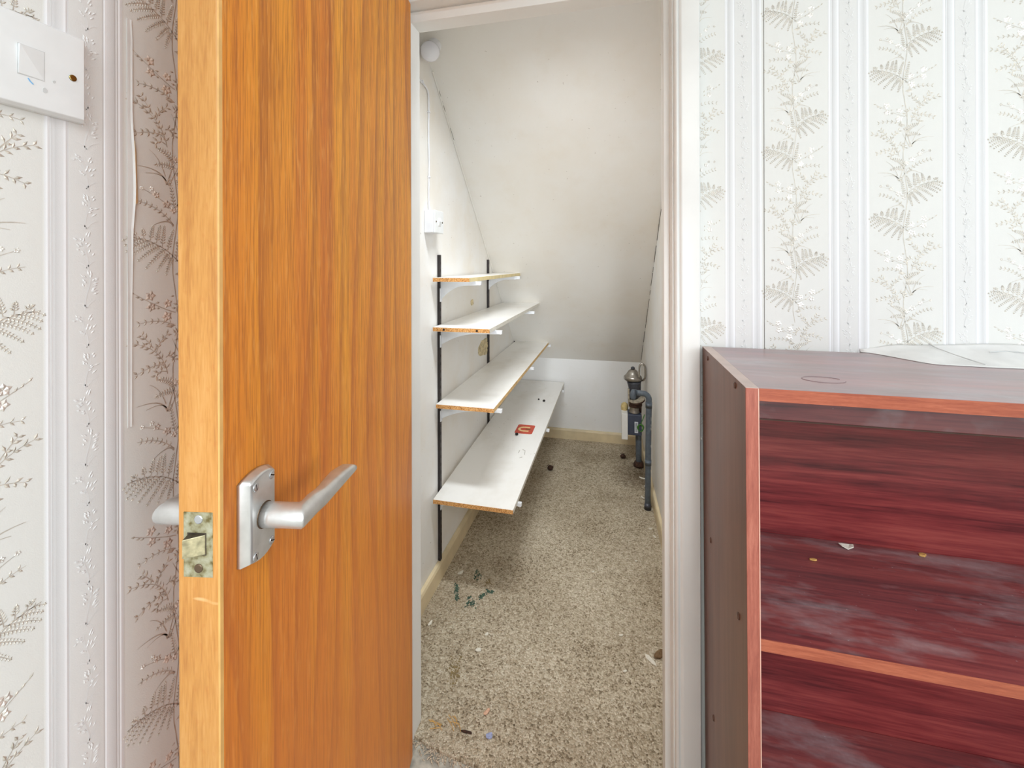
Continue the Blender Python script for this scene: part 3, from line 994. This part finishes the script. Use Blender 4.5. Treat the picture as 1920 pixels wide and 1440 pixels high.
mb.build('smudge', M['smudge'], sw)

# ------------------------------------------------------------------ mahogany bookcase
BX, BYF, BYB, BH, BW = 0.190, 0.702, 1.024, 1.1132, 0.84
RK = 0.0042            # it leans a little
bc = empty('bookcase', (BX, BYF, FZ))
tag(bc, 'dark red mahogany bookcase with paler front edges, right of the door frame', 'bookcase')
H = BH - FZ
D = BYB - BYF


def rb(x0, x1, y0, y1, z0, z1):
    m = MB().box(x0, x1, y0, y1, z0, z1)
    m.v = [(x + RK * (H - z), y, z) for x, y, z in m.v]
    return m


e = 0.0012
def panel(name, x0, x1, y0, y1, z0, z1, mat, emat, bevel=0.0006):
    p = rb(x0, x1, y0 + e, y1, z0, z1).build(name, mat, bc, bevel=bevel)
    b = rb(x0, x1, y0, y0 + e, z0, z1).build('edge_band', emat, p, bevel=0.0004)
    b['label'] = 'paler salmon brown front edging'
    return p


lsp = panel('side_panel', 0, 0.018, 0, D, 0, H, M['mah_side'], M['edge_z'])
rsp = panel('side_panel', BW - 0.018, BW, 0, D, 0, H, M['mah_side'], M['edge_z'])
rb(0.0168, 0.0181, -0.0004, 0.0006, 0.06, H - 0.0005).build('edge_arris', M['edge_pale'], lsp)
rb(0.0, 0.018, 0.0, D, H, H + 0.0006).build('end_strip', plain('pale_panel_edge', lin(196, 176, 168), 0.35, 0, 0.06), lsp)
tp = panel('top_panel', 0.0185, BW - 0.018, 0.0, D, H - 0.0185, H + .0002, M['mah_top'], M['edge_x'])
bp = rb(0.018, BW - 0.018, D - 0.032, D - 0.026, 0.0, H - 0.019).build('back_panel', M['mah_x'], bc)
br = rb(0.018, BW - 0.018, D - 0.062, D - 0.032, 0.990, H - 0.019).build('top_rail', M['mah_rail'], bc, bevel=0.003)
rb(0.018, BW - 0.018, D - 0.0625, D - 0.0615, 0.989, 0.9915).build('rail_edge', M['cap'], br)
for z in (0.738 - FZ, 0.368 - FZ):
    panel('shelf', 0.018, BW - 0.018, 0.006, D - 0.033, z - 0.018, z, M['mah_shelf'], M['edge_x'])
panel('bottom_shelf', 0.018, BW - 0.018, 0.006, D - 0.033, 0.07, 0.088, M['mah_shelf'], M['edge_x'])
rb(0.018, BW - 0.018, 0.02, 0.036, 0.0, 0.07).build('plinth', M['mah_x'], bc)
for y, z in ((0.9677, 1.1036), (0.760, 1.1045), (0.9516, 0.7331), (0.748, 0.7405), (0.936, 0.384), (0.746, 0.372)):
    zz = z - FZ
    mb = MB().lathe([(.0052, 0.001), (.0052, -.0012), (.0034, -.0026)], (RK * (H - zz), y - BYF, zz - 0.004), 'X', 14)
    o = mb.build('screw_cap', M['cap'], lsp, smooth=True)
# scratch and ring mark on the top
mb = MB()
for k in range(15):
    pass
ringp = [(0.322 - BX + 0.030 * math.cos(a), 0.775 - BYF + 0.018 * math.sin(a), H + 0.0006) for a in [0.5 + 5.6 * k / 24 for k in range(25)]]
MB().tube(ringp, .0005, 5).build('ring_mark', plain('faint_ring', lin(140, 120, 122), .5), tp)

# a length of peeled wallpaper that sags out of the wall onto the top of the bookcase
mb = MB()
nx_, ns = 44, 14
x0, x1 = 0.495, 1.02
for i in range(nx_ + 1):
    f = i / nx_
    x = x0 + (x1 - x0) * f
    s_ = min(1, max(0.0, (x - 0.497) / 0.075))
    s_ = s_ * s_ * (3 - 2 * s_)
    reach = 0.004 + 0.098 * s_ + 0.0025 * math.sin(x * 31) * s_
    rise = 0.006 + 0.016 * s_ + 0.004 * math.sin(x * 19) * s_
    for j in range(ns + 1):
        q = j / ns
        y = YF - 0.0012 - reach * q ** 1.25
        z = BH + 0.0012 + rise * (1 - q) ** 1.7 + s_ * (0.0035 * math.sin(q * math.pi) * math.sin(x * 27 + q * 3) ** 2)
        mb.v.append((x, y, z))
for i in range(nx_):
    for j in range(ns):
        a = i * (ns + 1) + j
        mb.f.append((a, a + 1, a + ns + 2, a + ns + 1))
o = mb.build('peeled_wallpaper_flap', M['paper_plain'], wf, smooth=True)
m = o.modifiers.new('t', 'SOLIDIFY'); m.thickness = 0.0004
for pts in ([(0.612, 1.029, .0215), (0.616, 1.012, .0165), (0.624, 0.985, .0110), (0.633, 0.955, .0062), (0.640, 0.934, .0035)],
            [(0.690, 0.998, .0150), (0.720, 1.006, .0165), (0.755, 1.000, .0150), (0.80, 0.990, .0130)]):
    MB().tube([(x, y, BH + z + .001) for x, y, z in pts], 0.0010, 6).build('paper_fold', M['smudge'], o)

# ------------------------------------------------------------------ cupboard: shelving on black uprights
UPR = ((1.657, 0.058, 1.334, 'nearest the door', 'longest black slotted shelf upright, the one nearest the cupboard door'),
       (2.3645, 0.12, 1.319, 'in the middle', 'middle black slotted shelf upright on the cupboard wall, half hidden by shelves'),
       (3.037, 0.20, 0.776, 'farthest in', 'shortest black slotted shelf upright at the far end of the cupboard wall'))
for y, z0, z1, w_, lab in UPR:
    u = MB().box(CX + .0002, CX + 0.011, y - 0.0085, y + 0.0085, z0, z1)
    o = u.build('shelf_upright', M['black_metal'], bevel=0.001)
    tag(o, lab, 'shelf upright', 'black uprights on the cupboard wall')
    mb = MB()
    k = z0 + 0.02
    while k < z1 - 0.02:
        mb.box(CX + 0.0105, CX + 0.0113, y - .0022, y + .0022, k, k + 0.012)
        k += 0.032
    tag(mb.build('slots', M['hole'], o), kind='stuff')

XS = CX + 0.0125       # boards' rear edge
TH = 0.0165
SH = (  # name key, near y, far y, front x near, front x far, z near, z far
    ('top', 1.576, 2.535, -0.5455, -0.5455, 1.2425, 1.240),
    ('second', 1.575, 2.705, -0.4640, -0.4640, 1.0470, 1.045),
    ('third', 1.604, 3.030, -0.4565, -0.4565, 0.7330, 0.733),
    ('bottom', 1.573, 3.160, -0.3731, -0.3600, 0.3671, 0.4200))
SLAB = {'top': 'narrowest shelf board, the topmost in the cupboard, raw chipboard end and yellowed edge',
        'second': 'white shelf board second from the top, with two dark holes in its chipboard end',
        'third': 'long white shelf board third from the top, with a raw chipboard front edge',
        'bottom': 'widest and lowest white shelf board, with a red sticker on it'}


def sloped(y, s): return s[5] + (s[6] - s[5]) * (y - s[1]) / (s[2] - s[1])
def frontx(y, s): return s[3] + (s[4] - s[3]) * (y - s[1]) / (s[2] - s[1])


def slab(s, xa, xb, ya, yb, za, zb, name, mat, parent=None, bevel=0.0):
    """a piece of the board; xa/xb are functions of y or numbers, za/zb offsets from the top surface"""
    g1 = xa if callable(xa) else (lambda y: xa)
    g2 = xb if callable(xb) else (lambda y: xb)
    pts = []
    for zo in (za, zb):
        for y in (ya, yb):
            pts += [(g1(y), y, sloped(y, s) + zo), (g2(y), y, sloped(y, s) + zo)]
    mb = MB().add(pts, [(0, 1, 3, 2), (4, 6, 7, 5), (0, 4, 5, 1), (2, 3, 7, 6), (0, 2, 6, 4), (1, 5, 7, 3)])
    return mb.build(name, mat, parent, bevel=bevel)


boards = {}
for s in SH:
    fx = lambda y, s=s: frontx(y, s)
    fi = lambda y, s=s: frontx(y, s) - 0.001
    b = slab(s, XS, fi, s[1] + 0.0012, s[2], -TH, 0, 'shelf_board', M['melamine'])
    tag(b, SLAB[s[0]], 'shelf', 'white shelf boards in the cupboard')
    boards[s[0]] = b
    en = slab(s, XS, fx, s[1], s[1] + 0.0012, -TH + 0.0006, -0.0008, 'raw_end', M['chipboard'], b)
    en['label'] = 'raw chipboard end'
    em = {'top': 'edge_cream', 'second': 'edge_grey', 'third': 'edge_worn', 'bottom': 'edge_grey'}[s[0]]
    slab(s, fi, fx, s[1] + 0.0012, s[2], -TH + .0004, -0.0004, 'front_edge', M[em], b)
    if s[0] == 'second':
        for x in (-0.6514, -0.5153):
            o = MB().lathe([(.0045, 0), (.0045, -.0006)], (x, s[1], sloped(s[1], s) - .0085), 'Y', 14).build('dowel_hole', M['hole'], b)

# red sticker on the bottom board
s = SH[3]
def on4(x, y, h): return (x, y, sloped(y, s) + h)
st = MB()
co = []
cx_, cy_, hx, hy, rr = -0.476, 2.295, 0.048, 0.058, 0.012
for qx, qy, a0 in ((1, 1, 0), (-1, 1, 1), (-1, -1, 2), (1, -1, 3)):
    for k in range(5):
        a = (a0 + k / 4) * math.pi / 2
        co.append((cx_ + qx * (hx - rr) + rr * math.cos(a), cy_ + qy * (hy - rr) + rr * math.sin(a)))
st.prism(co, on4, 0.0001, 0.0006)
so = st.build('red_sticker', M['red'], boards['bottom'])
so['label'] = 'small red sticker with a cream hooked mark'
mk = MB()
path = [(-0.452, 2.318), (-0.484, 2.320), (-0.502, 2.312), (-0.509, 2.295), (-0.502, 2.278), (-0.484, 2.270), (-0.452, 2.272)]
for i in range(len(path) - 1):
    (xa, ya), (xb, yb) = path[i], path[i + 1]
    d = math.hypot(xb - xa, yb - ya)
    nx2, ny2 = -(yb - ya) / d * .0065, (xb - xa) / d * .0065
    mk.prism([(xa + nx2, ya + ny2), (xb + nx2, yb + ny2), (xb - nx2, yb - ny2), (xa - nx2, ya - ny2)], on4, 0.0006, 0.0009 + i * 1e-5)
mk.build('hooked_mark', M['cream'], so)
MB().prism([(-.472, 2.302), (-.445, 2.302), (-.445, 2.290), (-.472, 2.290)], on4, 0.0006, 0.0009).build('printed_mark', plain('brown_print', lin(120, 84, 40), .6), so)
# pale scribble by the front edge of the bottom board
mb = MB()
for x0_, y0_, x1_, y1_ in ((-.452, 2.02, -.452, 2.05), (-.440, 2.06, -.425, 2.05), (-.425, 2.05, -.420, 2.01), (-.425, 1.985, -.436, 1.975)):
    mb.tube([on4(x0_, y0_, .0004), on4((x0_ + x1_) / 2, (y0_ + y1_) / 2, .0006), on4(x1_, y1_, .0004)], .0012, 5)
tag(mb.build('scuff_mark', plain('grey_scuff', lin(170, 164, 152), .8), boards['bottom']), kind='stuff')


def bracket(y, ztop, xtip, h, lab, tipcol=None):
    """white pressed bracket: straight top edge, hollow-curved underside"""
    x0_ = CX + 0.011
    L = xtip - x0_
    pts = [(x0_, ztop), (xtip - .004, ztop), (xtip, ztop - .004), (xtip, ztop - .012), (xtip - .004, ztop - .016)]
    for k in range(9):
        f = k / 8
        x = x0_ + .006 + (L * .62) * (1 - f)
        z = ztop - .018 - (h - .030) * f ** 2.2
        pts.append((x, z))
    pts += [(x0_ + .004, ztop - h), (x0_, ztop - h)]
    mb = MB().prism(pts, lambda u, v, w: (u, w, v), y - 0.0012, y + 0.0012)
    mb.box(x0_, xtip - 0.002, y - .0065, y + .0065, ztop - .0018, ztop)
    mb.prism([(xtip - .022, ztop - .0005), (xtip, ztop - .0005), (xtip, ztop - .013), (xtip - .004, ztop - .016), (xtip - .022, ztop - .013)], lambda u, v, w: (u, w, v), y - .0065, y + .0065)
    o = mb.build('shelf_bracket', M['white_metal'], bevel=0.0008)
    tag(o, lab, 'bracket', 'white shelf brackets')
    bo = MB().box(CX + .0112, CX + .0145, y - .0095, y + .0095, ztop - h, ztop - h * .35).build('hook_plate', M['white_metal'], o, bevel=.001)
    return o


BR = [(0, 'top', -0.522, .085), (1, 'top', -0.516, .075), (0, 'second', -0.4357, .078), (1, 'second', -0.434, .075), (0, 'third', -0.4365, .07), (1, 'third', -0.438, .07), (2, 'third', -0.440, .07),
      (0, 'bottom', -0.358, .07), (1, 'bottom', -0.352, .07), (2, 'bottom', -0.345, .07)]
nm = ('nearest', 'middle', 'farthest')
for u, k, xt, h in BR:
    s = next(q for q in SH if q[0] == k)
    y = UPR[u][0]
    bracket(y + (0.0 if u else 0.0), sloped(y, s) - TH - .0003, xt, h,
            'white bracket under the %s shelf board, on the %s black upright' % (k if k != 'second' else 'second highest', nm[u]))

# ------------------------------------------------------------------ cupboard: globe light, cable, switch box
gl = empty('globe_light', (-0.668, 1.490, 2.092))
tag(gl, 'small round white globe light fixed under the sloping ceiling, above the cupboard shelves', 'light')
nrm = Vector((0, 0.683, 0.730))
prof = [(0.010, -.0362), (.020, -.031), (.029, -.0225), (.0345, -.011), (.0365, 0), (.0345, .012), (.029, .0225), (.023, .029)]
gm = MB().lathe([(0.0005, -.0368)] + [(.0075, -.0365)] + prof[0:], (0, 0, 0), 'Z', 32)
gm.build('glass_globe', M['opal'], gl, smooth=True)
hm = MB().lathe([(.023, .028), (.0225, .045), (.025, .046), (.026, .060), (.026, .0700)], (0, 0, 0), 'Z', 24).build('lamp_holder', M['white_plastic'], gl, smooth=True)
gl.rotation_euler = nrm.to_track_quat('Z', 'Y').to_euler()

sb = empty('wall_switch_box', (CX, 1.5645, 1.460))
tag(sb, 'white surface mounted switch box on the cupboard wall above the shelves', 'switch')
MB().box(0.0004, 0.040, -0.042, 0.042, -0.043, 0.044).build('back_box', M['white_plastic'], sb, bevel=0.003)
MB().box(0.040, 0.046, -0.0425, 0.0425, -0.0435, 0.0445).build('face_plate', M['switch'], sb, bevel=0.002)
MB().add([(.046, -.011, -.016), (.046, .011, -.016), (.046, .011, .016), (.046, -.011, .016), (.0475, -.010, -.015), (.0475, .010, -.015), (.052, .010, .002), (.052, -.010, .002), (.0475, .010, .015), (.0475, -.010, .015)],
         [(0, 3, 2, 1), (4, 5, 6, 7), (7, 6, 8, 9), (0, 1, 5, 4), (2, 3, 9, 8), (1, 2, 8, 6, 5), (3, 0, 4, 7, 9)]).build('rocker', M['switch'], sb)
for yy in (-.030, .030):
    screw_head('screw', (.046, yy, 0), 'X', .0036, M['dark_screw'], sb, .0012, .5)

cb = MB()
cpts = [(CX + .006, 1.562, 1.503)] + [(CX + .005 + .0008 * math.sin(z * 23), 1.559 + .001 * math.sin(z * 31), z) for z in [1.52 + .04 * i for i in range(11)]] + [(CX + .005, 1.5585, 1.945), (CX + .005, 1.556, 1.962), (CX + .005, 1.548, 1.974), (CX + .005, 1.53, 1.981), (CX + .005, 1.49, 1.985), (CX + .005, 1.40, 1.99), (CX + .005, 1.16, 1.995)]
cb.tube(cpts, .0036, 8)
cable = cb.build('surface_cable', M['white_plastic'], smooth=True)
tag(cable, 'thin white painted cable clipped to the cupboard wall, running up from the switch box', 'cable')
for z in (1.8925, 1.637):
    MB().box(CX + .0003, CX + .011, 1.5545, 1.5635, z - .003, z + .003).build('cable_clip', M['white_plastic'], cable, bevel=.001)
MB().box(CX + .0003, CX + .011, 1.494, 1.502, 1.980, 1.991).build('cable_clip', M['white_plastic'], cable, bevel=.001)

# cracks along the joints, and bare plaster patches
def crack(name, pts, w, parent, mat=None):
    MB().tube(pts, w, 5).build(name, mat or M['crack'], parent)


wil = bpy.data.objects['wall_inner_left']
def cl(y, off=0.002): return (CX + off, y, sl(y) - off)
for ya, yb in ((1.655, 1.70), (1.70, 1.735), (1.775, 1.83)):
    pts = []
    for i in range(6):
        f = i / 5
        y = ya + (yb - ya) * f
        p = cl(y, .0052 + .0010 * random.random())
        pts.append(p)
    crack('paint_crack', pts, .0016, wil)
pts = [(CX + .0035, y, sl(y) - .004) for y in [1.6 + .06 * i for i in range(20)]]
MB().tube(pts, .004, 8).build('caulk_bead', M['plaster'], wil, smooth=True)
yy = 2.02
while yy < 3.12:
    L = random.uniform(.03, .09)
    pts = []
    for i in range(5):
        y = yy + L * i / 4
        pts.append((rx(y) - .0006 - .001 * random.random(), y, sl(y) - .0006 - .003 * random.random()))
    crack('paint_crack', pts, random.uniform(.0011, .0022), wir)
    yy += L + random.choice((0.0, .004, .03))
mb = MB()
mb.prism([(2.295 + u, 0.830 + v) for u, v in blob((.110, .048), 22, .14)], lambda u, v, w: (w, u, v), CX - .001, CX + .0022)
o = mb.build('bare_plaster_patch', M['bare_plaster'], wil, bevel=.001)
mb = MB()
for i in range(46):
    a, r = random.random() * 6.28, random.random() ** .5
    y, z, q = 2.295 + .085 * r * math.cos(a), .83 + .036 * r * math.sin(a), random.uniform(.004, .010)
    mb.prism([(y + u, z + v) for u, v in blob((q, q * .7), 7, .3)], lambda u, v, w: (w, u, v), CX + .001, CX + random.uniform(.003, .006))
tag(mb.build('plaster_lumps', M['bare_plaster'], o), kind='stuff')
MB().prism([(2.092 + u, 1.098 + v) for u, v in blob((.022, .016), 14, .2)], lambda u, v, w: (w, u, v), CX - .001, CX + .002).build('bare_plaster_patch', M['bare_plaster'], wil)

# ------------------------------------------------------------------ gas meter and pipes
mt = empty('gas_meter', (0.130, 2.850, 0))
tag(mt, 'gas meter with domed steel regulator on a grey standpipe, far right cupboard corner', 'meter')
def at(x, y, z): return (x - 0.130, y - 2.850, z)
MB().tube([at(.150, 2.85, 0.0005), at(.148, 2.85, .22)], .0185, 16).build('standpipe', M['grey_paint'], mt, smooth=True)
MB().lathe([(.033, .0005), (.034, .012), (.028, .026), (.021, .034)], at(.150, 2.85, 0), 'Z', 18).build('floor_collar', M['brown_rust'], mt, smooth=True)
MB().box(*[v for p in ((.182, .190), ) for v in (p[0] - .130, p[1] - .130)], -.012, .012, .002, .062).build('wooden_wedge', M['foam'], mt)
mbx = MB().box(.080 - .13, .166 - .13, -.055, .050, .214, .345).build('meter_body', M['meter_body'], mt, bevel=.006)
MB().box(.043 - .13, .081 - .13, -.068, .060, .188, .352).build('front_cover', M['meter_white'], mt, bevel=.004)
lb_ = MB().box(.122 - .13, .143 - .13, -.0565, -.0548, .232, .302).build('rating_label', M['label_white'], mbx)
mb = MB()
for i in range(13):
    z = .240 + i * .0045
    mb.box(.127 - .13, .138 - .13, -.0570, -.0564, z, z + random.choice((.0012, .0022, .0030)))
tag(mb.build('barcode', M['label_line'], mbx), kind='stuff')
MB().lathe([(.030, .342), (.034, .350), (.029, .356), (.028, .384), (.030, .386)], at(.122, 2.835, 0), 'Z', 20).build('union_nut', M['steel'], mt, smooth=True)
MB().lathe([(.040, .384), (.043, .392), (.041, .415), (.036, .425)], at(.128, 2.84, 0), 'Z', 16).build('pipe_coupling', M['brown_rust'], mt, smooth=True)
MB().tube([at(.150, 2.86, .34), at(.152, 2.86, .42)], .018, 12).build('back_pipe', M['brown_rust'], mt, smooth=True)
fm = MB().lathe([(.012, .345), (.022, .352), (.024, .372), (.016, .392), (.006, .398)], at(.063, 2.86, 0), 'Z', 10)
fm.v = [(x + random.uniform(-.003, .003), y + random.uniform(-.003, .003), z) for x, y, z in fm.v]
fm.build('foam_filler', M['foam'], mt, smooth=True)
# tilted plate of the meter bracket
mb = MB()
n = 22
ring = [(.052 * math.cos(2 * math.pi * k / n), .048 * math.sin(2 * math.pi * k / n)) for k in range(n)]
mb.prism(ring, lambda u, v, w: at(.138 + u * .95, 2.835 + v, .436 + u * .20 + v * .25 + w), -.004, .004)
mb.build('bracket_plate', M['plate'], mt, smooth=False, bevel=.001)
mb = MB()
mb.prism([(u * 1.02, v * 1.02) for u, v in ring], lambda u, v, w: at(.138 + u * .95, 2.835 + v, .430 + u * .20 + v * .25 + w), -.007, -.001)
mb.build('plate_underside', M['brown_rust'], mt)
MB().tube([at(.090, 2.83, .385), at(.088, 2.82, .44), at(.087, 2.82, .50)], .006, 8).build('bracket_arm', M['plate'], mt, smooth=True)
MB().lathe([(.030, .425), (.031, .470), (.034, .500), (.041, .528), (.047, .550)], at(.121, 2.845, 0), 'Z', 22).build('regulator_neck', M['dark_grey'], mt, smooth=True)
MB().lathe([(.050, .549), (.0565, .556), (.0575, .567), (.054, .575), (.044, .583), (.036, .596), (.026, .610), (.014, .618), (.012, .619)], at(.1145, 2.845, 0), 'Z', 28).build('regulator_dome', M['steel'], mt, smooth=True)
MB().lathe([(.0125, .617), (.013, .628), (.008, .634)], at(.1145, 2.845, 0), 'Z', 14).build('cap_nut', M['dark_grey'], mt, smooth=True)
lp_ = [at(.150 + .0, 2.80, .580)] + [at(.1695 - .0175 * math.cos(a), 2.80, .640 + .026 * math.sin(a)) for a in [math.pi * k / 10 for k in range(11)]] + [at(.1885, 2.805, .60), at(.187, 2.815, .575), at(.178, 2.825, .557), at(.160, 2.84, .549)]
MB().tube(lp_, .0060, 10).build('steel_loop', M['chrome'], mt, smooth=True)
MB().tube([at(.152, 2.85, .415), at(.154, 2.853, .55)], .011, 10).build('side_pipe', M['dark_grey'], mt, smooth=True)
# green earth wire coil
wp = [at(.158 + .021 * math.cos(a) * (1 - .012 * i), 2.790, .268 + .021 * math.sin(a) + .002 * math.sin(i)) for i, a in enumerate([2 * math.pi * k / 14 for k in range(36)])]
wp = [at(.182, 2.80, .350), at(.172, 2.795, .320), at(.160, 2.792, .296)] + wp
MB().tube(wp, .0030, 6).build('green_wire', M['green_wire'], mt, smooth=True)

gp = empty('gas_pipe', (0.170, 2.365, 0))
tag(gp, 'blue-grey gas pipe rising from the carpet, bent over in front of the meter', 'pipe')
def ap(x, y, z): return (x - 0.170, y - 2.365, z)
arc = [ap(.1765 - .030 + .030 * math.cos(a), 2.365, .578 + .030 * math.sin(a)) for a in [math.pi / 2 * k / 6 for k in range(7)]]
MB().tube([ap(.1685, 2.365, .0005), ap(.172, 2.365, .30), ap(.1762, 2.365, .56)] + arc + [ap(.128, 2.365, .6095), ap(.106, 2.365, .611)], .0150, 16).build('riser_pipe', M['grey_paint'], gp, smooth=True)
MB().tube([ap(.112, 2.365, .611), ap(.098, 2.365, .610), ap(.0955, 2.365, .600), ap(.0955, 2.365, .582), ap(.0955, 2.365, .572)], [.0165, .0172, .0165, .0140, .011], 14).build('elbow', M['grey_paint'], gp, smooth=True)
MB().tube([ap(.1755, 2.365, .535), ap(.1762, 2.365, .565)], .0170, 16).build('pipe_joint', M['grey_paint'], gp, smooth=True)
MB().tube([ap(.1712, 2.365, .232), ap(.1716, 2.365, .262)], .0165, 16).build('pipe_joint', M['grey_paint'], gp, smooth=True)
MB().tube([ap(.1685, 2.365, .0008), ap(.1688, 2.365, .035)], [.019, .0155], 14).build('foot_sleeve', M['dark_grey'], gp, smooth=True)
mb = MB()
for z, l in ((.47, .018), (.44, .012), (.42, .015), (.33, .012), (.20, .014)):
    mb.tube([ap(.186, 2.357, z), ap(.1855, 2.3555, z + l)], .0016, 5)
tag(mb.build('paint_splashes', M['dust_white'], gp), kind='stuff')

# ------------------------------------------------------------------ small debris, each its own thing
def chip(name, x, y, z, L, Wd, th, rot, mat, lab, cat, group=None, curl=0.0, n=9):
    o_ = Vector((x, y, z))
    c, s_ = math.cos(rot), math.sin(rot)
    ol = blob((L / 2, Wd / 2), n, .18)
    mb = MB().prism(ol, lambda u, v, w: (u * c - v * s_, u * s_ + v * c, w + curl * (u / (L / 2)) ** 2 * L * .25), 0.0004, 0.0004 + th)
    o = mb.build(name, mat, bevel=min(th, Wd) * .2)
    o.location = o_
    tag(o, lab, cat, group)
    return o


def burr(name, x, y, z, r, mat, lab, cat):
    mb = MB().lathe([(r * .3, 0.0005), (r * .85, r * .35), (r, r * .8), (r * .75, r * 1.3), (r * .25, r * 1.55)], (0, 0, 0), 'Z', 12)
    mb.v = [(a * random.uniform(.8, 1.2), b * random.uniform(.8, 1.2), c_) for a, b, c_ in mb.v]
    for i in range(16):
        a, zz = random.random() * 6.28, r * random.uniform(.3, 1.4)
        mb.tube([(r * .7 * math.cos(a), r * .7 * math.sin(a), zz), (r * 1.35 * math.cos(a), r * 1.35 * math.sin(a), zz * 1.05)], [r * .16, r * .04], 4)
    o = mb.build(name, mat)
    o.location = (x, y, z)
    return tag(o, lab, cat)


burr('seed_head', -0.3927, 2.674, 0, .018, M['dark_bit'], 'dark brown round seed head lying on the carpet beside the bottom shelf', 'seed head')
burr('seed_head', 0.0535, 2.944, 0, .017, M['dark_bit'], 'dark brown seed head on the carpet just left of the meter standpipe', 'seed head')
chip('paper_scrap', 0.1130, 1.466, 0, .050, .017, .003, 2.30, M['dust_white'], 'largest white scrap on the carpet, by the right door jamb', 'scrap', n=6)
chip('brown_scrap', 0.1420, 1.492, 0, .045, .024, .004, .9, M['brown_bit'], 'flat brown scrap on the carpet beside the large white scrap', 'scrap', curl=.5)
chip('paper_scrap', 0.158, 1.462, 0, .010, .024, .002, .2, M['dust_white'], 'small white sliver right of the brown scrap on the carpet', 'scrap', n=6)
gw = 'white flakes on the cupboard carpet'
for x, y, L, w_, r, lab in ((-.6305, 1.697, .026, .015, .8, 'white flake on the carpet beyond the green stain, near the left skirting'),
                            (-.649, 1.433, .026, .010, 1.4, 'white flake on the carpet close to the left skirting, just inside the door'),
                            (-.446, 1.372, .020, .014, .3, 'cream flake on the carpet, nearer of two in front of the green stain'),
                            (-.437, 1.437, .015, .010, .9, 'cream flake on the carpet, farther of two in front of the green stain'),
                            (.163, 2.690, .046, .014, 2.8, 'curled white paint flake on the carpet between the two grey pipes'),
                            (.1500, 2.47, .030, .010, 2.2, 'white paint flake on the carpet left of the foot of the riser pipe'),
                            (.172, 2.600, .016, .013, .4, 'tiny white paint flake on the carpet behind the riser pipe'),
                            (.169, 2.19, .018, .009, .4, 'tiny white flake on the carpet in front of the riser pipe foot'),
                            (.183, 2.13, .024, .009, 2.1, 'white flake by the right skirting in front of the riser pipe'),
                            (-.090, 1.830, .012, .006, .3, 'small cream flake alone in the middle of the cupboard carpet'),
                            (.0205, 1.54, .016, .006, .4, 'small cream flake on the carpet left of the large white scrap'),
                            (.030, 1.408, .014, .007, .5, 'small white flake on the carpet nearest in front of the large white scrap'),
                            (.090, 1.94, .012, .006, .5, 'small white flake on the carpet near the right jamb, well behind the large white scrap')):
    chip('paint_flake', x, y, 0, L, w_, .003, r, M['dust_white'], lab, 'flake', gw, curl=.4)
chip('petal', -0.3623, 1.187, 0, .022, .011, .003, .9, M['pink_bit'], 'dry pinkish petal on the carpet just inside the doorway', 'petal', curl=.6)
chip('blue_scrap', -0.3356, 1.129, 0, .020, .016, .003, .4, M['blue_bit'], 'pale blue crumpled scrap on the carpet at the threshold', 'scrap', curl=.5, n=7)
chip('twig', -0.400, 1.125, 0, .034, .006, .004, .02, M['dark_bit'], 'short dark twig on the carpet at the threshold', 'twig')
def straws(x, y, lab, seeds):
    mb = MB()
    R = random.Random(seeds)
    for i in range(6):
        a = R.uniform(-.9, .5)
        L = R.uniform(.010, .022)
        px, py = x + R.uniform(-.014, .014), y + R.uniform(-.012, .012)
        c, s_ = math.cos(a), math.sin(a)
        mb.tube([(px - L * c, py - L * s_, .0012), (px, py, .003), (px + L * c * .8, py + L * s_ * 1.2, .0014)], .0008, 5)
    o = mb.build('straw_wisp', M['straw'])
    tag(o, lab, 'straw')


straws(-0.492, 1.122, 'wisp of orange straw on the carpet next to the left door jamb', 3)
straws(-0.438, 1.140, 'wisp of orange straw on the carpet, second one in from the left door jamb', 8)
# crumbs on the bottom board
for x, y, r, lab in ((-.5035, 2.213, .009, 'black crumb on the bottom shelf in front of the red sticker'),
                     (-.4421, 2.736, .009, 'right-hand black crumb of a pair far behind the red sticker on the bottom shelf'),
                     (-.4807, 2.760, .006, 'left-hand black crumb of a pair far behind the red sticker on the bottom shelf')):
    mb = MB().lathe([(r * .5, 0.0004), (r, r * .5), (r * .8, r * 1.1), (r * .3, r * 1.4)], (0, 0, 0), 'Z', 8)
    mb.v = [(a * random.uniform(.8, 1.2), b * random.uniform(.8, 1.2), c_) for a, b, c_ in mb.v]
    o = mb.build('crumb', M['black_bit'])
    o.location = (x, y, sloped(y, SH[3]))
    tag(o, lab, 'crumb', 'black crumbs on the bottom shelf')
# bits on the bookcase shelf
zb = 0.738
o = chip('plastic_scrap', 0.4440, 0.972, zb, .030, .012, .002, .3, M['dust_white'], 'crumpled white plastic scrap at the back of the bookcase shelf', 'scrap', curl=.9, n=7)
chip('wood_chip', 0.5711, 0.978, zb, .014, .008, .004, .2, M['straw'], 'pale wood chip at the back of the bookcase shelf, right of the plastic scrap', 'chip')
chip('wood_chip', 0.3635, 0.917, zb, .012, .005, .003, .1, M['straw'], 'small pale wood chip on the bookcase shelf, nearest the left side panel', 'chip')
